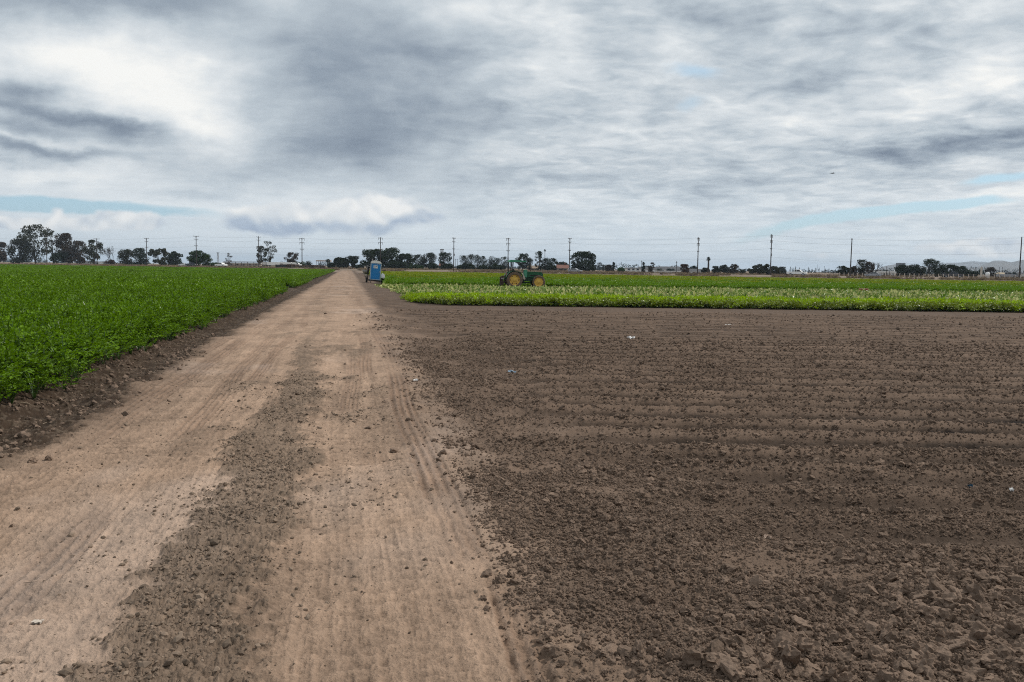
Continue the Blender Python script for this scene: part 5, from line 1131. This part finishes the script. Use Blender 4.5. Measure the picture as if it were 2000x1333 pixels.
# ================================================================ hills
mat_hill = material('hill_scrub', (.13, .115, .10), rough=.95, spec=.05, vary=.4, scale=.006)
def hill(prof, D, thick, seed):
    pxs = np.linspace(prof[0][0], prof[-1][0], 130); py = np.interp(pxs, [p[0] for p in prof], [p[1] for p in prof]); base = np.array([P(a, b, D)[:] for a, b in zip(pxs, py)]); rows = 22; co = []
    for j in range(rows):
        f = j/(rows-1)*2-1; k = (1-abs(f))**.85
        nz = fbm(np.arange(130)*.09 + j*.35, np.full(130, j*.30), 4, seed)-.5
        hgt = np.maximum(base[:, 2]-2, 0)*k*(1 + .5*nz*(1-k)*2) + 1.0
        co.append(np.stack([base[:, 0]*(1+f*thick/D), base[:, 1] + f*thick, hgt], 1))
    idx = np.arange(rows*130).reshape(rows, 130); f_ = np.stack([idx[:-1, :-1], idx[:-1, 1:], idx[1:, 1:], idx[1:, :-1]], -1).reshape(-1, 4)
    tag(link('hill', np_mesh('hill', np.concatenate(co), f_, mat_hill, smooth=True)), kind='structure')
hill([(1870, 538), (1888, 525), (1910, 521), (1925, 514), (1942, 508), (1958, 508), (1975, 512), (1990, 508), (2010, 505), (2060, 498), (2130, 505), (2230, 520), (2300, 541)], 4500, 600, 3)
hill([(1700, 534), (1712, 526), (1728, 519), (1748, 515.5), (1765, 516), (1800, 520), (1840, 524), (1880, 530), (1900, 537)], 5300, 600, 9)
hill([(1800, 536), (1830, 519), (1850, 512.5), (1876, 512), (1900, 509), (1925, 511), (1950, 515), (1990, 520), (2040, 540)], 7200, 500, 14)

# ================================================================ litter, sticks, single clods, a bird
def crumple(name, label, px, py, sx, sy, mat, seed, h=.03, cat='litter'):
    p = on_ground(px, py); r_ = np.random.default_rng(seed); n = 7; gx_, gy_ = np.meshgrid(np.linspace(-.5, .5, n), np.linspace(-.5, .5, n)); zz = (r_.uniform(0, 1, (n, n))**1.5)*h
    edge = 1-.35*r_.uniform(0, 1, (n, n)); co = np.stack([gx_*sx*edge, gy_*sy*edge, zz+.012], -1).reshape(-1, 3); idx = np.arange(n*n).reshape(n, n); f = np.stack([idx[:-1, :-1], idx[:-1, 1:], idx[1:, 1:], idx[1:, :-1]], -1).reshape(-1, 4)
    co = np.concatenate([co, co-np.array((0, 0, .006))]); f = np.concatenate([f, f[:, ::-1]+n*n]); o = link(name, np_mesh(name, co, f, mat)); o.location = p; o.rotation_euler = (0, 0, r_.uniform(0, 3)); tag(o, label, cat); return o
bluep = M('blue_grey_plastic', (.16, .22, .28), rough=.4); teal = M('teal_plastic', (.015, .06, .10), rough=.5)
crumple('paper_scrap', 'white paper scrap lying on the soil rows in the middle of the tilled field', 1232, 667, .22, .16, paper, 1, .07)
crumple('paper_scrap', 'pale paper scrap lying far out on the soil rows near the green strip', 1425, 640, .30, .16, paper, 2, .02)
crumple('plastic_scrap', 'blue grey plastic scrap on the clods right of the road', 1000, 730, .20, .16, bluep, 3, .05)
crumple('plastic_scrap', 'small dark teal plastic scrap on the clods near the right edge', 1893, 982, .04, .04, teal, 4, .03)
crumple('paper_scrap', 'small white scrap at the right edge on the clods', 1974, 988, .07, .03, paper, 5, .02)
crumple('paper_scrap', 'pale torn scrap on the clods in the lower right of the field', 1500, 1052, .06, .035, M('tan_paper', (.55, .42, .33), rough=.9), 6, .02)
crumple('paper_scrap', 'whitish flat scrap pressed into the left wheel track', 72, 1218, .06, .04, M('dusty_paper', (.50, .43, .36), rough=.9), 7, .004)
crumple('paper_scrap', 'tiny white scrap at the right edge of the road', 812, 747, .09, .05, paper, 8, .03)
def stick(label, px, py, length, ang, seed, mat, thick=1.0):
    p = on_ground(px, py); o = link('stick', stick_mesh('stick', seed, mat)); o.location = p + Vector((0, 0, .014)); o.rotation_euler = (0, 0, ang); o.scale = (length, length*thick, length*thick); return tag(o, label, 'stick')
dk = M('dark_twig', (.035, .027, .022), rough=.9)
stick('dark bent twig lying on the loose middle of the road', 478, 1002, .16, .25, 801, dk); stick('forked twig on the pale left wheel track', 205, 888, .16, .1, 802, dk); stick('short grey twig on the left wheel track near the bottom', 46, 1146, .07, .3, 803, dk, 1.2)
stick('short black twig on the loose middle of the road higher up', 518, 936, .06, .1, 804, dk, 1.3); stick('small black twig at the edge of the left wheel track', 402, 932, .04, .2, 805, dk, 1.6)
stick('long pale dry stalk lying in the ditch below the celery', 180, 752, .24, -.5, 806, m_straw); stick('pale dry stalk in the ditch near the left edge', 92, 792, .22, -.35, 807, m_straw)
big_v = [clod_mesh('large_clod', 3, 820+i, mat_clod) for i in range(6)]
def one_clod(label, px, py, r, i, group=None, cat='clod'):
    p = on_ground(px, py); o = link('large_clod', big_v[i % 6]); o.location = p + Vector((0, 0, r*.35)); o.scale = (r, r, r); o.rotation_euler = (random.uniform(-.3, .3), random.uniform(-.3, .3), random.uniform(0, 6)); return tag(o, label, cat, group)
one_clod('small dark lump alone on the pale left wheel track at the left edge', 22, 1030, .013, 0)
for i, (px, py, r) in enumerate(((1545, 1290, .06), (1450, 1140, .042), (1480, 1148, .045), (1790, 1195, .05), (1905, 1180, .065), (1850, 1215, .045), (1680, 1222, .038), (1735, 1250, .04), (1400, 1275, .04), (1390, 1300, .036), (1520, 1320, .045), (1960, 1290, .05), (1620, 1330, .05), (1760, 1310, .04),
                                    (1880, 1130, .035), (1700, 1100, .03), (1640, 1090, .028), (1120, 960, .035), (1070, 925, .03), (1430, 1320, .05), (1310, 1290, .035), (1990, 1210, .05), (1820, 1290, .045), (1710, 1290, .04))):
    one_clod('large dry brown soil clod standing out among the smaller clods of the tilled field', px, py, r, i, 'large clods in the tilled field')
for i, (px, py, r) in enumerate(((245, 812, .035), (205, 780, .03), (64, 905, .035), (96, 899, .03), (330, 785, .025))):
    one_clod('dark clod at the crumbled left edge of the road by the ditch', px, py, r, i+2, 'dark clods along the ditch edge')
p = P(1626, 339, 60); t = thing('bird', 'tiny dark bird flying in front of the clouds on the right', 'bird', p, .2)
o = MB(); body = [(-.11, 0, 0), (-.06, 0, .01), (.02, 0, .0), (.09, 0, .01), (.13, 0, .0)]
o.tube(body, .03, 6, .022); o.add([(.05, .01, .01), (-.04, .01, .01), (-.05, .16, .035), (.03, .17, .04), (-.05, .30, -.01), (.05, -.01, .01), (-.04, -.01, .01), (-.05, -.16, .035), (.03, -.17, .04), (-.05, -.30, -.01)], [(0, 1, 2, 3), (3, 2, 4), (5, 8, 7, 6), (8, 9, 7)])
o.add([(-.11, 0, 0), (-.2, .04, 0), (-.2, -.04, 0)], [(0, 1, 2)]); o.build('bird_body', black, t)
# ================================================================ haze
mh = bpy.data.materials.new('haze'); mh.use_nodes = True; mh.node_tree.nodes.clear(); h_ = NT(mh.node_tree)
pv = h_.new('ShaderNodeVolumePrincipled'); pv.inputs['Color'].default_value = (.70, .84, 1.0, 1); pv.inputs['Density'].default_value = 1.1e-4; pv.inputs['Anisotropy'].default_value = .2
h_.put(h_.new('ShaderNodeOutputMaterial').inputs['Volume'], pv.outputs[0])
zo = MB().box(-16000, 16000, -6500, 15500, -1.5, 125).build('haze', mh); tag(zo, kind='stuff')
